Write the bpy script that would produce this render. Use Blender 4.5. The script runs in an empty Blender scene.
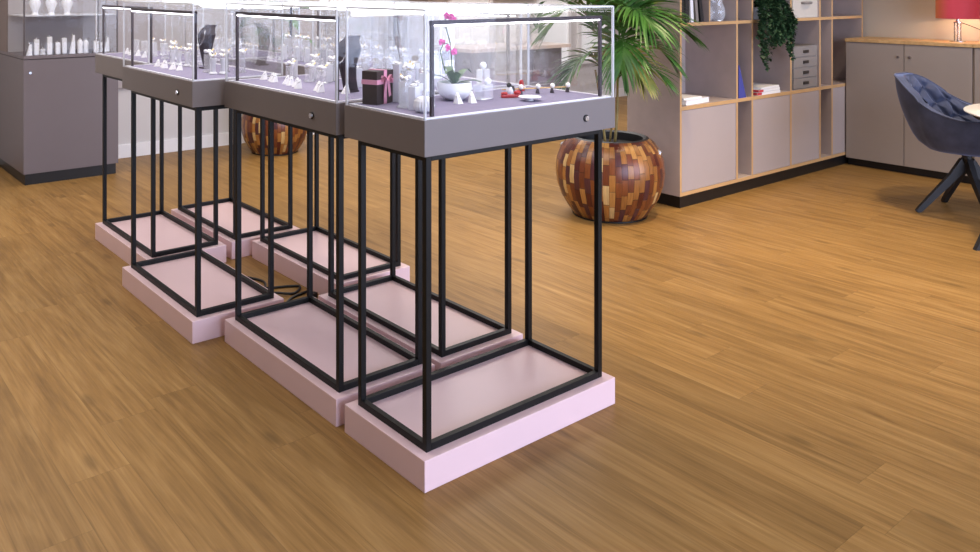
import bpy, bmesh, math, random
from mathutils import Vector, Matrix
PI = math.pi
rnd = random.Random(7)
S = bpy.context.scene
COL = S.collection

# ------------------------------------------------------------------ camera
F, CX, CY, YAW = 836.65, 413.97, -11.32, 0.9116
PX, PY, PH = -1.5474, -1.9452, 1.5
cam = bpy.data.cameras.new('camera'); co = bpy.data.objects.new('camera', cam); COL.objects.link(co)
co.location = (PX, PY, PH); co.rotation_euler = (PI / 2, 0, YAW - PI / 2)
cam.sensor_fit = 'HORIZONTAL'; cam.sensor_width = 36; cam.lens = F * 36 / 980
cam.shift_x = (490 - CX) / 980; cam.shift_y = -(276 - CY) / 980
cam.clip_start = .05; cam.clip_end = 100
S.camera = co
def px_of(x, y):            # picture column of a point, used only to word left-to-right labels
    v = (x - PX, y - PY)
    D = v[0] * math.cos(YAW) + v[1] * math.sin(YAW)
    return CX + F * (v[0] * math.sin(YAW) - v[1] * math.cos(YAW)) / D

# ------------------------------------------------------------------ materials
def lin(c):
    return tuple(((v / 255) / 12.92 if v / 255 <= .04045 else ((v / 255 + .055) / 1.055) ** 2.4) for v in c) + (1,)
def newmat(name):
    m = bpy.data.materials.new(name); m.use_nodes = True
    nt = m.node_tree; b = nt.nodes['Principled BSDF']
    return m, nt, b
def N(nt, t, **k):
    n = nt.nodes.new(t)
    for a, v in k.items(): setattr(n, a, v)
    return n
def math_n(nt, op, a, b=None, clamp=False):
    n = N(nt, 'ShaderNodeMath', operation=op, use_clamp=clamp)
    for i, v in enumerate((a, b)):
        if v is None: continue
        if isinstance(v, (int, float)): n.inputs[i].default_value = v
        else: nt.links.new(v, n.inputs[i])
    return n.outputs[0]
def plain(name, rgb, rough=.5, metal=0., spec=.5, var=.04, vscale=8, bump=0., bscale=200):
    m, nt, b = newmat(name)
    tc = N(nt, 'ShaderNodeTexCoord'); nz = N(nt, 'ShaderNodeTexNoise'); nz.inputs['Scale'].default_value = vscale
    nz.inputs['Detail'].default_value = 3
    nt.links.new(tc.outputs['Object'], nz.inputs['Vector'])
    mx = N(nt, 'ShaderNodeMix', data_type='RGBA')
    c = lin(rgb)
    mx.inputs[6].default_value = tuple(v * (1 - var) for v in c[:3]) + (1,)
    mx.inputs[7].default_value = tuple(min(1, v * (1 + var)) for v in c[:3]) + (1,)
    nt.links.new(nz.outputs['Fac'], mx.inputs[0]); nt.links.new(mx.outputs[2], b.inputs['Base Color'])
    b.inputs['Roughness'].default_value = rough; b.inputs['Metallic'].default_value = metal
    b.inputs['Specular IOR Level'].default_value = spec
    if bump:
        n2 = N(nt, 'ShaderNodeTexNoise'); n2.inputs['Scale'].default_value = bscale
        nt.links.new(tc.outputs['Object'], n2.inputs['Vector'])
        bp = N(nt, 'ShaderNodeBump'); bp.inputs['Strength'].default_value = bump; bp.inputs['Distance'].default_value = .002
        nt.links.new(n2.outputs['Fac'], bp.inputs['Height']); nt.links.new(bp.outputs[0], b.inputs['Normal'])
    return m
def emit(name, rgb, strength):
    m, nt, b = newmat(name)
    b.inputs['Base Color'].default_value = (.8, .8, .8, 1)
    b.inputs['Emission Color'].default_value = lin(rgb); b.inputs['Emission Strength'].default_value = strength
    return m
def glassy(name, tint=(.97, .975, .98), haze=0., hazec=(.9, .9, .92), ior=1.45, gl=1.):
    m = bpy.data.materials.new(name); m.use_nodes = True; nt = m.node_tree; nt.nodes.clear()
    out = N(nt, 'ShaderNodeOutputMaterial')
    tr = N(nt, 'ShaderNodeBsdfTransparent'); tr.inputs[0].default_value = tint + (1,)
    gs = N(nt, 'ShaderNodeBsdfGlossy'); gs.inputs['Roughness'].default_value = .02; gs.inputs[0].default_value = (1, 1, 1, 1)
    fr = N(nt, 'ShaderNodeFresnel'); fr.inputs[0].default_value = ior
    fac = math_n(nt, 'MULTIPLY', fr.outputs[0], gl, True)
    m1 = N(nt, 'ShaderNodeMixShader'); nt.links.new(fac, m1.inputs[0])
    nt.links.new(tr.outputs[0], m1.inputs[1]); nt.links.new(gs.outputs[0], m1.inputs[2])
    last = m1.outputs[0]
    if haze:
        df = N(nt, 'ShaderNodeBsdfDiffuse'); df.inputs[0].default_value = hazec + (1,)
        m2 = N(nt, 'ShaderNodeMixShader'); m2.inputs[0].default_value = haze
        nt.links.new(last, m2.inputs[1]); nt.links.new(df.outputs[0], m2.inputs[2]); last = m2.outputs[0]
    nt.links.new(last, out.inputs[0])
    return m
def floor_mat():
    m, nt, b = newmat('oak_plank_floor'); L = nt.links
    tc = N(nt, 'ShaderNodeTexCoord'); sx = N(nt, 'ShaderNodeSeparateXYZ'); L.new(tc.outputs['Object'], sx.inputs[0])
    W, LEN = .19, 1.25
    u = math_n(nt, 'DIVIDE', math_n(nt, 'ADD', sx.outputs[0], .068 + 19), W)
    row = math_n(nt, 'FLOOR', u); fu = math_n(nt, 'FRACT', u)
    wn = N(nt, 'ShaderNodeTexWhiteNoise', noise_dimensions='1D'); L.new(row, wn.inputs['W'])
    v = math_n(nt, 'ADD', math_n(nt, 'DIVIDE', sx.outputs[1], LEN), math_n(nt, 'MULTIPLY', wn.outputs[0], 7.3))
    col = math_n(nt, 'FLOOR', v); fv = math_n(nt, 'FRACT', v)
    cv = N(nt, 'ShaderNodeCombineXYZ'); L.new(row, cv.inputs[0]); L.new(col, cv.inputs[1])
    wn2 = N(nt, 'ShaderNodeTexWhiteNoise', noise_dimensions='2D'); L.new(cv.outputs[0], wn2.inputs['Vector'])
    # grain: noise stretched along the plank, shifted per plank
    g = N(nt, 'ShaderNodeCombineXYZ')
    L.new(math_n(nt, 'MULTIPLY', sx.outputs[0], 34.), g.inputs[0]); L.new(math_n(nt, 'MULTIPLY', sx.outputs[1], 1.1), g.inputs[1])
    L.new(math_n(nt, 'MULTIPLY', wn2.outputs[0], 40.), g.inputs[2])
    n1 = N(nt, 'ShaderNodeTexNoise'); n1.inputs['Scale'].default_value = 1.; n1.inputs['Detail'].default_value = 6; n1.inputs['Roughness'].default_value = .62
    n1.inputs['Distortion'].default_value = 1.2
    L.new(g.outputs[0], n1.inputs['Vector'])
    g2 = N(nt, 'ShaderNodeCombineXYZ')
    L.new(math_n(nt, 'MULTIPLY', sx.outputs[0], 9.), g2.inputs[0]); L.new(math_n(nt, 'MULTIPLY', sx.outputs[1], 1.1), g2.inputs[1])
    L.new(math_n(nt, 'MULTIPLY', wn2.outputs[0], 17.), g2.inputs[2])
    n2 = N(nt, 'ShaderNodeTexNoise'); n2.inputs['Scale'].default_value = 1.; n2.inputs['Detail'].default_value = 3; n2.inputs['Distortion'].default_value = 2.
    L.new(g2.outputs[0], n2.inputs['Vector'])
    r1 = N(nt, 'ShaderNodeValToRGB'); e = r1.color_ramp.elements
    e[0].position = .25; e[0].color = lin((108, 81, 46)); e[1].position = .75; e[1].color = lin((171, 137, 87))
    k = e.new(.48); k.color = lin((145, 111, 64))
    mixv = math_n(nt, 'ADD', math_n(nt, 'MULTIPLY', n1.outputs[0], .55), math_n(nt, 'MULTIPLY', n2.outputs[0], .45))
    L.new(mixv, r1.inputs[0])
    tint = N(nt, 'ShaderNodeMapRange'); tint.inputs['To Min'].default_value = .9; tint.inputs['To Max'].default_value = 1.06
    L.new(wn2.outputs[0], tint.inputs[0])
    # knots
    g3 = N(nt, 'ShaderNodeCombineXYZ'); L.new(math_n(nt, 'MULTIPLY', sx.outputs[0], 5.), g3.inputs[0]); L.new(math_n(nt, 'MULTIPLY', sx.outputs[1], 1.6), g3.inputs[1])
    vo = N(nt, 'ShaderNodeTexVoronoi', voronoi_dimensions='2D'); vo.inputs['Scale'].default_value = .55; L.new(g3.outputs[0], vo.inputs['Vector'])
    kn = N(nt, 'ShaderNodeMapRange', interpolation_type='SMOOTHSTEP'); kn.inputs['From Min'].default_value = .015; kn.inputs['From Max'].default_value = .07
    kn.inputs['To Min'].default_value = .72; kn.inputs['To Max'].default_value = 1.
    L.new(vo.outputs['Distance'], kn.inputs[0])
    su = math_n(nt, 'LESS_THAN', math_n(nt, 'MINIMUM', fu, math_n(nt, 'SUBTRACT', 1., fu)), .007)
    sv = math_n(nt, 'LESS_THAN', math_n(nt, 'MINIMUM', fv, math_n(nt, 'SUBTRACT', 1., fv)), .0011)
    seam = math_n(nt, 'SUBTRACT', 1., math_n(nt, 'MULTIPLY', math_n(nt, 'MAXIMUM', su, sv), .16))
    g4 = N(nt, 'ShaderNodeCombineXYZ'); L.new(math_n(nt, 'MULTIPLY', sx.outputs[0], 150.), g4.inputs[0]); L.new(math_n(nt, 'MULTIPLY', sx.outputs[1], 7.), g4.inputs[1]); L.new(math_n(nt, 'MULTIPLY', wn2.outputs[0], 23.), g4.inputs[2])
    n4 = N(nt, 'ShaderNodeTexNoise'); n4.inputs['Scale'].default_value = 1.; n4.inputs['Detail'].default_value = 3; L.new(g4.outputs[0], n4.inputs['Vector'])
    po = N(nt, 'ShaderNodeMapRange'); po.inputs['From Min'].default_value = .3; po.inputs['From Max'].default_value = .7; po.inputs['To Min'].default_value = .91; po.inputs['To Max'].default_value = 1.07; L.new(n4.outputs[0], po.inputs[0])
    tot = math_n(nt, 'MULTIPLY', math_n(nt, 'MULTIPLY', math_n(nt, 'MULTIPLY', tint.outputs[0], seam), kn.outputs[0]), po.outputs[0])
    mx = N(nt, 'ShaderNodeMix', data_type='RGBA', blend_type='MULTIPLY'); mx.inputs[0].default_value = 1
    L.new(r1.outputs[0], mx.inputs[6])
    cc = N(nt, 'ShaderNodeCombineColor'); [L.new(tot, cc.inputs[i]) for i in range(3)]
    L.new(cc.outputs[0], mx.inputs[7]); L.new(mx.outputs[2], b.inputs['Base Color'])
    b.inputs['Roughness'].default_value = .42; b.inputs['Specular IOR Level'].default_value = .22
    bp = N(nt, 'ShaderNodeBump'); bp.inputs['Strength'].default_value = .25; bp.inputs['Distance'].default_value = .002
    L.new(math_n(nt, 'ADD', n1.outputs[0], seam), bp.inputs['Height']); L.new(bp.outputs[0], b.inputs['Normal'])
    return m
def board_mat(name, rgb, edge=(196, 158, 112), axis=1):       # laminate board, birch coloured front edge
    m, nt, b = newmat(name); L = nt.links
    tc = N(nt, 'ShaderNodeTexCoord'); sx = N(nt, 'ShaderNodeSeparateXYZ'); L.new(tc.outputs['Normal'], sx.inputs[0])
    st = math_n(nt, 'GREATER_THAN', math_n(nt, 'MULTIPLY', sx.outputs[axis], -1.), .8)
    nz = N(nt, 'ShaderNodeTexNoise'); nz.inputs['Scale'].default_value = 12; L.new(tc.outputs['Object'], nz.inputs['Vector'])
    va = N(nt, 'ShaderNodeMapRange'); va.inputs['To Min'].default_value = .9; va.inputs['To Max'].default_value = 1.08; L.new(nz.outputs[0], va.inputs[0])
    mx = N(nt, 'ShaderNodeMix', data_type='RGBA'); L.new(st, mx.inputs[0]); mx.inputs[6].default_value = lin(rgb); mx.inputs[7].default_value = lin(edge)
    m2 = N(nt, 'ShaderNodeMix', data_type='RGBA', blend_type='MULTIPLY'); m2.inputs[0].default_value = 1
    cc = N(nt, 'ShaderNodeCombineColor'); [L.new(va.outputs[0], cc.inputs[i]) for i in range(3)]
    L.new(mx.outputs[2], m2.inputs[6]); L.new(cc.outputs[0], m2.inputs[7]); L.new(m2.outputs[2], b.inputs['Base Color'])
    b.inputs['Roughness'].default_value = .5
    return m
def wood_mat(name, c1, c2, stretch=(2, 20, 20)):
    m, nt, b = newmat(name); L = nt.links
    tc = N(nt, 'ShaderNodeTexCoord'); mp = N(nt, 'ShaderNodeMapping'); mp.inputs['Scale'].default_value = stretch
    L.new(tc.outputs['Object'], mp.inputs[0]); nz = N(nt, 'ShaderNodeTexNoise'); nz.inputs['Scale'].default_value = 1.5; nz.inputs['Detail'].default_value = 5
    L.new(mp.outputs[0], nz.inputs['Vector']); r = N(nt, 'ShaderNodeValToRGB')
    r.color_ramp.elements[0].position = .3; r.color_ramp.elements[0].color = lin(c1); r.color_ramp.elements[1].position = .7; r.color_ramp.elements[1].color = lin(c2)
    L.new(nz.outputs[0], r.inputs[0]); L.new(r.outputs[0], b.inputs['Base Color']); b.inputs['Roughness'].default_value = .45
    return m
def mosaic_mat(name):
    m, nt, b = newmat(name); L = nt.links
    uv = N(nt, 'ShaderNodeTexCoord'); sx = N(nt, 'ShaderNodeSeparateXYZ'); L.new(uv.outputs['UV'], sx.inputs[0])
    u = math_n(nt, 'MULTIPLY', sx.outputs[0], 56.); cu = math_n(nt, 'FLOOR', u); fu = math_n(nt, 'FRACT', u)
    w1 = N(nt, 'ShaderNodeTexWhiteNoise', noise_dimensions='1D'); L.new(cu, w1.inputs['W'])
    v = math_n(nt, 'ADD', math_n(nt, 'MULTIPLY', sx.outputs[1], math_n(nt, 'ADD', 4.5, math_n(nt, 'MULTIPLY', w1.outputs[0], 3.5))), math_n(nt, 'MULTIPLY', w1.outputs[0], 51.3)); cvv = math_n(nt, 'FLOOR', v); fv = math_n(nt, 'FRACT', v)
    cb = N(nt, 'ShaderNodeCombineXYZ'); L.new(cu, cb.inputs[0]); L.new(cvv, cb.inputs[1])
    w2 = N(nt, 'ShaderNodeTexWhiteNoise', noise_dimensions='2D'); L.new(cb.outputs[0], w2.inputs['Vector'])
    r = N(nt, 'ShaderNodeValToRGB'); r.color_ramp.interpolation = 'CONSTANT'; e = r.color_ramp.elements
    cols = [(0, (84, 36, 26)), (.14, (146, 98, 50)), (.3, (108, 58, 34)), (.46, (162, 112, 58)), (.6, (82, 46, 48)), (.70, (170, 124, 68)), (.79, (124, 70, 36)), (.93, (196, 164, 112)), (.96, (92, 40, 30))]
    e[0].position = 0; e[0].color = lin(cols[0][1]); e[1].position = cols[1][0]; e[1].color = lin(cols[1][1])
    for p, c in cols[2:]:
        k = e.new(p); k.color = lin(c)
    L.new(w2.outputs[0], r.inputs[0])
    cg = N(nt, 'ShaderNodeCombineXYZ'); L.new(math_n(nt, 'MULTIPLY', sx.outputs[0], 260.), cg.inputs[0]); L.new(math_n(nt, 'MULTIPLY', sx.outputs[1], 9.), cg.inputs[1]); L.new(math_n(nt, 'MULTIPLY', w2.outputs[0], 9.), cg.inputs[2])
    nz = N(nt, 'ShaderNodeTexNoise'); nz.inputs['Scale'].default_value = 1; nz.inputs['Detail'].default_value = 3; L.new(cg.outputs[0], nz.inputs['Vector'])
    va = N(nt, 'ShaderNodeMapRange'); va.inputs['To Min'].default_value = .55; va.inputs['To Max'].default_value = 1.35; L.new(nz.outputs[0], va.inputs[0])
    eu = math_n(nt, 'LESS_THAN', math_n(nt, 'MINIMUM', fu, math_n(nt, 'SUBTRACT', 1., fu)), .035)
    ev = math_n(nt, 'LESS_THAN', math_n(nt, 'MINIMUM', fv, math_n(nt, 'SUBTRACT', 1., fv)), .02)
    ed = math_n(nt, 'SUBTRACT', 1., math_n(nt, 'MULTIPLY', math_n(nt, 'MAXIMUM', eu, ev), .55))
    f = math_n(nt, 'MULTIPLY', va.outputs[0], ed)
    cc = N(nt, 'ShaderNodeCombineColor'); [L.new(f, cc.inputs[i]) for i in range(3)]
    mx = N(nt, 'ShaderNodeMix', data_type='RGBA', blend_type='MULTIPLY'); mx.inputs[0].default_value = 1
    L.new(r.outputs[0], mx.inputs[6]); L.new(cc.outputs[0], mx.inputs[7]); L.new(mx.outputs[2], b.inputs['Base Color'])
    b.inputs['Roughness'].default_value = .3
    bp = N(nt, 'ShaderNodeBump'); bp.inputs['Strength'].default_value = .5; bp.inputs['Distance'].default_value = .008
    h = math_n(nt, 'ADD', math_n(nt, 'MULTIPLY', w2.outputs[0], .7), ed); L.new(h, bp.inputs['Height']); L.new(bp.outputs[0], b.inputs['Normal'])
    return m
def leaf_mat(name, c1, c2, tip=None, scale=6):
    m, nt, b = newmat(name); L = nt.links
    tc = N(nt, 'ShaderNodeTexCoord'); nz = N(nt, 'ShaderNodeTexNoise'); nz.inputs['Scale'].default_value = scale; L.new(tc.outputs['Object'], nz.inputs['Vector'])
    r = N(nt, 'ShaderNodeValToRGB'); r.color_ramp.elements[0].position = .35; r.color_ramp.elements[0].color = lin(c1)
    r.color_ramp.elements[1].position = .65; r.color_ramp.elements[1].color = lin(c2)
    if tip: k = r.color_ramp.elements.new(.74); k.color = lin(tip)
    L.new(nz.outputs[0], r.inputs[0]); L.new(r.outputs[0], b.inputs['Base Color']); b.inputs['Roughness'].default_value = .45
    return m
def velvet_mat(name, rgb):
    m, nt, b = newmat(name); L = nt.links
    tc = N(nt, 'ShaderNodeTexCoord'); nz = N(nt, 'ShaderNodeTexNoise'); nz.inputs['Scale'].default_value = 9; nz.inputs['Detail'].default_value = 5; L.new(tc.outputs['Object'], nz.inputs['Vector'])
    r = N(nt, 'ShaderNodeValToRGB'); c = lin(rgb); r.color_ramp.elements[0].position = .3; r.color_ramp.elements[0].color = tuple(v * .65 for v in c[:3]) + (1,)
    r.color_ramp.elements[1].position = .7; r.color_ramp.elements[1].color = tuple(v * 1.3 for v in c[:3]) + (1,)
    L.new(nz.outputs[0], r.inputs[0]); L.new(r.outputs[0], b.inputs['Base Color']); b.inputs['Roughness'].default_value = .85
    b.inputs['Sheen Weight'].default_value = .9; b.inputs['Sheen Roughness'].default_value = .35; b.inputs['Sheen Tint'].default_value = lin((140, 152, 190))
    return m
def shade_mat(name):
    m, nt, b = newmat(name); L = nt.links
    tc = N(nt, 'ShaderNodeTexCoord'); sx = N(nt, 'ShaderNodeSeparateXYZ'); L.new(tc.outputs['Generated'], sx.inputs[0])
    r = N(nt, 'ShaderNodeValToRGB'); e = r.color_ramp.elements; e[0].position = .1; e[0].color = lin((150, 30, 40)); e[1].position = .95; e[1].color = lin((205, 120, 75))
    k = e.new(.55); k.color = lin((190, 70, 85))
    L.new(sx.outputs[1], r.inputs[0]); L.new(r.outputs[0], b.inputs['Base Color']); b.inputs['Roughness'].default_value = .7
    L.new(r.outputs[0], b.inputs['Emission Color']); b.inputs['Emission Strength'].default_value = .18
    return m
M = dict(
    floor=floor_mat(),
    pink=plain('pink_lacquer', (233, 204, 207), .38, var=.02),
    black=plain('black_powder_coat', (17, 16, 16), .45, spec=.3, var=.1),
    grey=plain('warm_grey_laminate', (123, 115, 114), .45, var=.025),
    deck=plain('lavender_fabric', (132, 125, 148), .9, var=.12, vscale=40, bump=.3),
    rim=plain('white_rim', (232, 230, 238), .3, var=.01),
    glass=glassy('clear_glass', gl=.42), glassedge=glassy('polished_glass_edge', haze=.5, hazec=(.92, .93, .97)),
    acrylic=glassy('clear_acrylic', tint=(.975, .975, .985), haze=.24, hazec=(.98, .98, 1.), gl=1.6),
    frost=glassy('frosted_acrylic', tint=(.9, .9, .95), haze=.55, hazec=(.97, .97, 1.)),
    led=emit('led_strip', (255, 250, 255), 9.), glowband=emit('glow_band', (255, 252, 255), 3.),
    chrome=plain('chrome', (205, 205, 208), .2, 1., var=.02), dark=plain('dark_grey_fabric', (66, 58, 66), .8, var=.1),
    white=plain('white_satin', (238, 236, 238), .4, var=.02), gold=plain('gold', (240, 214, 150), .3, .7, var=.05),
    silver=plain('silver', (220, 220, 222), .2, .9, var=.03),
    brownbox=plain('dark_brown_card', (66, 54, 52), .6), ribbon=plain('pink_satin_ribbon', (232, 166, 190), .35, var=.08),
    orchid=plain('magenta_petal', (218, 92, 166), .6, var=.15, vscale=60), leafdark=leaf_mat('orchid_leaf', (60, 84, 50), (100, 124, 80)),
    redlac=plain('red_lacquer', (176, 36, 40), .3), pearl=plain('pearl', (240, 234, 226), .2), stick=plain('pale_gold_stick', (214, 176, 120), .35),
    shelf=board_mat('mauve_grey_board', (180, 165, 160)), shelfdoor=plain('mauve_grey_door', (172, 159, 155), .45, var=.02),
    shelfback=plain('mauve_grey_back', (182, 169, 165), .5, var=.02), plinthblack=plain('black_plinth', (26, 23, 23), .4),
    side=plain('taupe_laminate', (160, 148, 140), .45, var=.02), oak=wood_mat('birch_ply', (188, 150, 104), (214, 178, 128)),
    cab=plain('dark_mauve_laminate', (112, 103, 107), .45, var=.02), cab2=plain('brown_mauve_laminate', (124, 108, 102), .5, var=.02),
    wallw=plain('white_painted_wall', (212, 208, 208), .8, var=.015), wallb=plain('warm_beige_wall', (206, 194, 178), .8, var=.02), ceil=plain('ceiling_white', (222, 220, 216), .9, var=.01),
    panel=plain('pale_wall_panel', (176, 168, 168), .6, var=.04), seamdark=plain('dark_seam', (86, 78, 80), .6),
    mosaic=mosaic_mat('reclaimed_wood_mosaic'), soil=plain('dark_soil', (34, 28, 24), .9, var=.3, vscale=50, bump=.8, bscale=80),
    palm=leaf_mat('palm_leaf', (40, 84, 32), (84, 128, 52), (168, 158, 74), 5), palmdry=leaf_mat('yellowing_palm_leaf', (110, 130, 50), (176, 160, 90), (196, 150, 90), 9),
    stem=leaf_mat('palm_stem', (120, 104, 60), (160, 138, 84), None, 14), broad=leaf_mat('broad_leaf', (44, 100, 44), (80, 140, 66)), ivy=leaf_mat('ivy_leaf', (30, 56, 34), (66, 96, 62), None, 30),
    velvet=velvet_mat('blue_velvet', (66, 72, 96)), legblk=plain('matt_black_metal', (34, 33, 36), .5, var=.08),
    shade=shade_mat('red_lamp_shade'), lampglass=glassy('lamp_glass', tint=(.98, .95, .9), haze=.12, hazec=(1, .9, .75)),
    paper=plain('white_paper', (232, 230, 230), .6), redspine=plain('red_card', (200, 60, 66), .5), bluebook=plain('blue_card', (74, 78, 150), .5), blackbook=plain('black_card', (34, 32, 34), .5),
    drawer=plain('grey_fabric_drawer', (136, 128, 122), .8, var=.06, vscale=60), drawerdark=plain('dark_label_holder', (54, 46, 42), .5),
    linen=plain('pale_linen', (196, 188, 176), .85, var=.06, vscale=50), cable=plain('black_rubber', (22, 21, 22), .5),
    ctop=plain('pale_pink_stone', (222, 206, 198), .35), tan=wood_mat('tan_wood_rail', (178, 138, 96), (206, 166, 118)),
    window=emit('bright_window', (225, 225, 230), .35), redart=plain('muted_red_print', (150, 84, 80), .7, var=.2, vscale=5),
    tabletop=plain('white_tabletop', (212, 214, 218), .3, var=.01),
)

# ------------------------------------------------------------------ mesh helpers
class MB:
    def __init__(s): s.v = []; s.f = []; s.uv = {}
    def add(s, vs, fs):
        o = len(s.v); s.v += [tuple(v) for v in vs]; s.f += [tuple(i + o for i in f) for f in fs]; return s
    def box(s, x0, x1, y0, y1, z0, z1, bv=0.):
        bm = bmesh.new(); bmesh.ops.create_cube(bm, size=1)
        for v in bm.verts: v.co = ((x0 + x1) / 2 + v.co.x * (x1 - x0), (y0 + y1) / 2 + v.co.y * (y1 - y0), (z0 + z1) / 2 + v.co.z * (z1 - z0))
        if bv: bmesh.ops.bevel(bm, geom=bm.edges[:], offset=bv, segments=2, affect='EDGES', profile=.7)
        return s.bm(bm)
    def bm(s, bm, mat=None):
        bm.verts.index_update(); vs = [(mat @ v.co if mat else v.co.copy()) for v in bm.verts]; s.add(vs, [[v.index for v in f.verts] for f in bm.faces]); bm.free(); return s
    def tube(s, pts, r, n=8, cap=True):
        pts = [Vector(p) for p in pts]; rs = r if isinstance(r, (list, tuple)) else [r] * len(pts)
        t0 = (pts[1] - pts[0]).normalized(); up = Vector((0, 0, 1)) if abs(t0.z) < .9 else Vector((1, 0, 0)); nrm = t0.cross(up).normalized()
        vs = []
        for i, p in enumerate(pts):
            t = (pts[min(i + 1, len(pts) - 1)] - pts[max(i - 1, 0)]).normalized()
            nrm = (nrm - t * nrm.dot(t)).normalized(); bi = t.cross(nrm)
            vs += [p + (nrm * math.cos(2 * PI * k / n + PI / n) + bi * math.sin(2 * PI * k / n + PI / n)) * rs[i] for k in range(n)]
        fs = [(i * n + k, i * n + (k + 1) % n, (i + 1) * n + (k + 1) % n, (i + 1) * n + k) for i in range(len(pts) - 1) for k in range(n)]
        if cap: fs += [tuple(range(n - 1, -1, -1)), tuple((len(pts) - 1) * n + k for k in range(n))]
        return s.add(vs, fs)
    def lathe(s, prof, n=32, c=(0, 0, 0), uv=False):
        vs = [(c[0] + r * math.cos(2 * PI * k / n), c[1] + r * math.sin(2 * PI * k / n), c[2] + z) for r, z in prof for k in range(n + (1 if uv else 0))]
        w = n + 1 if uv else n; base = len(s.f)
        fs = []
        for i in range(len(prof) - 1):
            for k in range(n):
                k2 = k + 1 if uv else (k + 1) % n
                fs.append((i * w + k, i * w + k2, (i + 1) * w + k2, (i + 1) * w + k))
                if uv: s.uv[base + len(fs) - 1] = [(k / n, i / (len(prof) - 1)), ((k + 1) / n, i / (len(prof) - 1)), ((k + 1) / n, (i + 1) / (len(prof) - 1)), (k / n, (i + 1) / (len(prof) - 1))]
        return s.add(vs, fs)
    def ball(s, c, r, sc=(1, 1, 1), u=12, v=8):
        bm = bmesh.new(); bmesh.ops.create_uvsphere(bm, u_segments=u, v_segments=v, radius=r)
        return s.bm(bm, Matrix.Translation(c) @ Matrix.Diagonal((*sc, 1)))
    def prism(s, poly, z0, z1):
        n = len(poly); vs = [(x, y, z0) for x, y in poly] + [(x, y, z1) for x, y in poly]
        return s.add(vs, [tuple(range(n - 1, -1, -1)), tuple(range(n, 2 * n))] + [(i, (i + 1) % n, n + (i + 1) % n, n + i) for i in range(n)])
    def quad(s, a, b, c, d): return s.add([a, b, c, d], [(0, 1, 2, 3)])
    def xf(s, mat): s.v = [tuple(mat @ Vector(v)) for v in s.v]; return s
    def build(s, name, m, parent=None, smooth=False, loc=(0, 0, 0), rz=0., fix=True):
        me = bpy.data.meshes.new(name); me.from_pydata(s.v, [], s.f)
        if s.uv:
            l = me.uv_layers.new(name='UVMap')
            for p in me.polygons:
                if p.index in s.uv:
                    for li, c in zip(p.loop_indices, s.uv[p.index]): l.data[li].uv = c
        if fix:
            bm = bmesh.new(); bm.from_mesh(me); bmesh.ops.recalc_face_normals(bm, faces=bm.faces[:]); bm.to_mesh(me); bm.free()
        me.materials.append(M[m] if isinstance(m, str) else m)
        if smooth:
            for p in me.polygons: p.use_smooth = True
            if smooth != 'all': me.set_sharp_from_angle(angle=math.radians(40))
        o = bpy.data.objects.new(name, me); COL.objects.link(o); o.location = loc; o.rotation_euler = (0, 0, rz)
        if parent: o.parent = parent
        return o
def tag(o, label, cat, group=None):
    o['label'] = label; o['category'] = cat
    if group: o['group'] = group
    return o
def thing(name, label, cat, loc=(0, 0, 0), rz=0., group=None):
    o = bpy.data.objects.new(name, None); COL.objects.link(o); o.location = loc; o.rotation_euler = (0, 0, rz); o.empty_display_size = .1
    return tag(o, label, cat, group)
def struct(name, mb, m, **k):
    o = mb.build(name, m, **k); o['kind'] = 'structure'; return o
def copy_tree(o, parent=None):
    c = o.copy(); COL.objects.link(c)
    if parent: c.parent = parent
    for ch in o.children: copy_tree(ch, c)
    return c
def ordin(i): return ['first', 'second', 'third', 'fourth', 'fifth', 'sixth', 'seventh', 'eighth', 'ninth', 'tenth', 'eleventh', 'twelfth'][i]

# ------------------------------------------------------------------ room shell
struct('floor', MB().box(-7, 10, -8, 7, -.05, 0), 'floor')
struct('ceiling', MB().box(-7, 10, -8, 7, 3.0, 3.05), 'ceil')
struct('wall_back', MB().box(.75, 10, 5.5, 5.6, 0, 3.0), 'wallw')
struct('wall_left', MB().box(-7, .75, 5.86, 5.96, 0, 3.0), 'wallw')
struct('wall_right', MB().box(6.15, 6.25, -8, 1.95, 0, 3.0), 'wallb')
struct('wall_far', MB().box(9.4, 9.5, 1.9, 5.5, 0, 3.0), 'wallw')
struct('baseboard_back', MB().box(.75, 10, 5.485, 5.5, 0, .12, .003), 'white')
mb = MB(); x = 1.05
k = 0
for x0, x1 in [(.8, 1.5), (1.53, 2.2), (2.23, 3.0), (3.03, 3.6), (3.63, 4.4)]:
    o = struct('trim_%d' % (k + 1), MB().box(x0, x1, 5.47, 5.4995, .62, 1.9, .004), 'panel'); k += 1
struct('trim_6', MB().box(2.6, 7.6, 5.42, 5.4995, 1.385, 1.475, .004), 'tan')
for i, (x0, x1) in enumerate([(4.75, 5.35), (6.2, 6.75), (7.0, 7.5)]):
    f = MB()
    f.box(x0 - .05, x0, 5.46, 5.4995, .55, 2.2).box(x1, x1 + .05, 5.46, 5.4995, .55, 2.2).box(x0, x1, 5.46, 5.4995, .5, .56).box(x0, x1, 5.46, 5.4995, 2.15, 2.2)
    w = struct('window_%d' % (i + 1), f, 'white')
    MB().box(x0, x1, 5.485, 5.495, .56, 2.15).build('pane', 'window', w)

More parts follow.
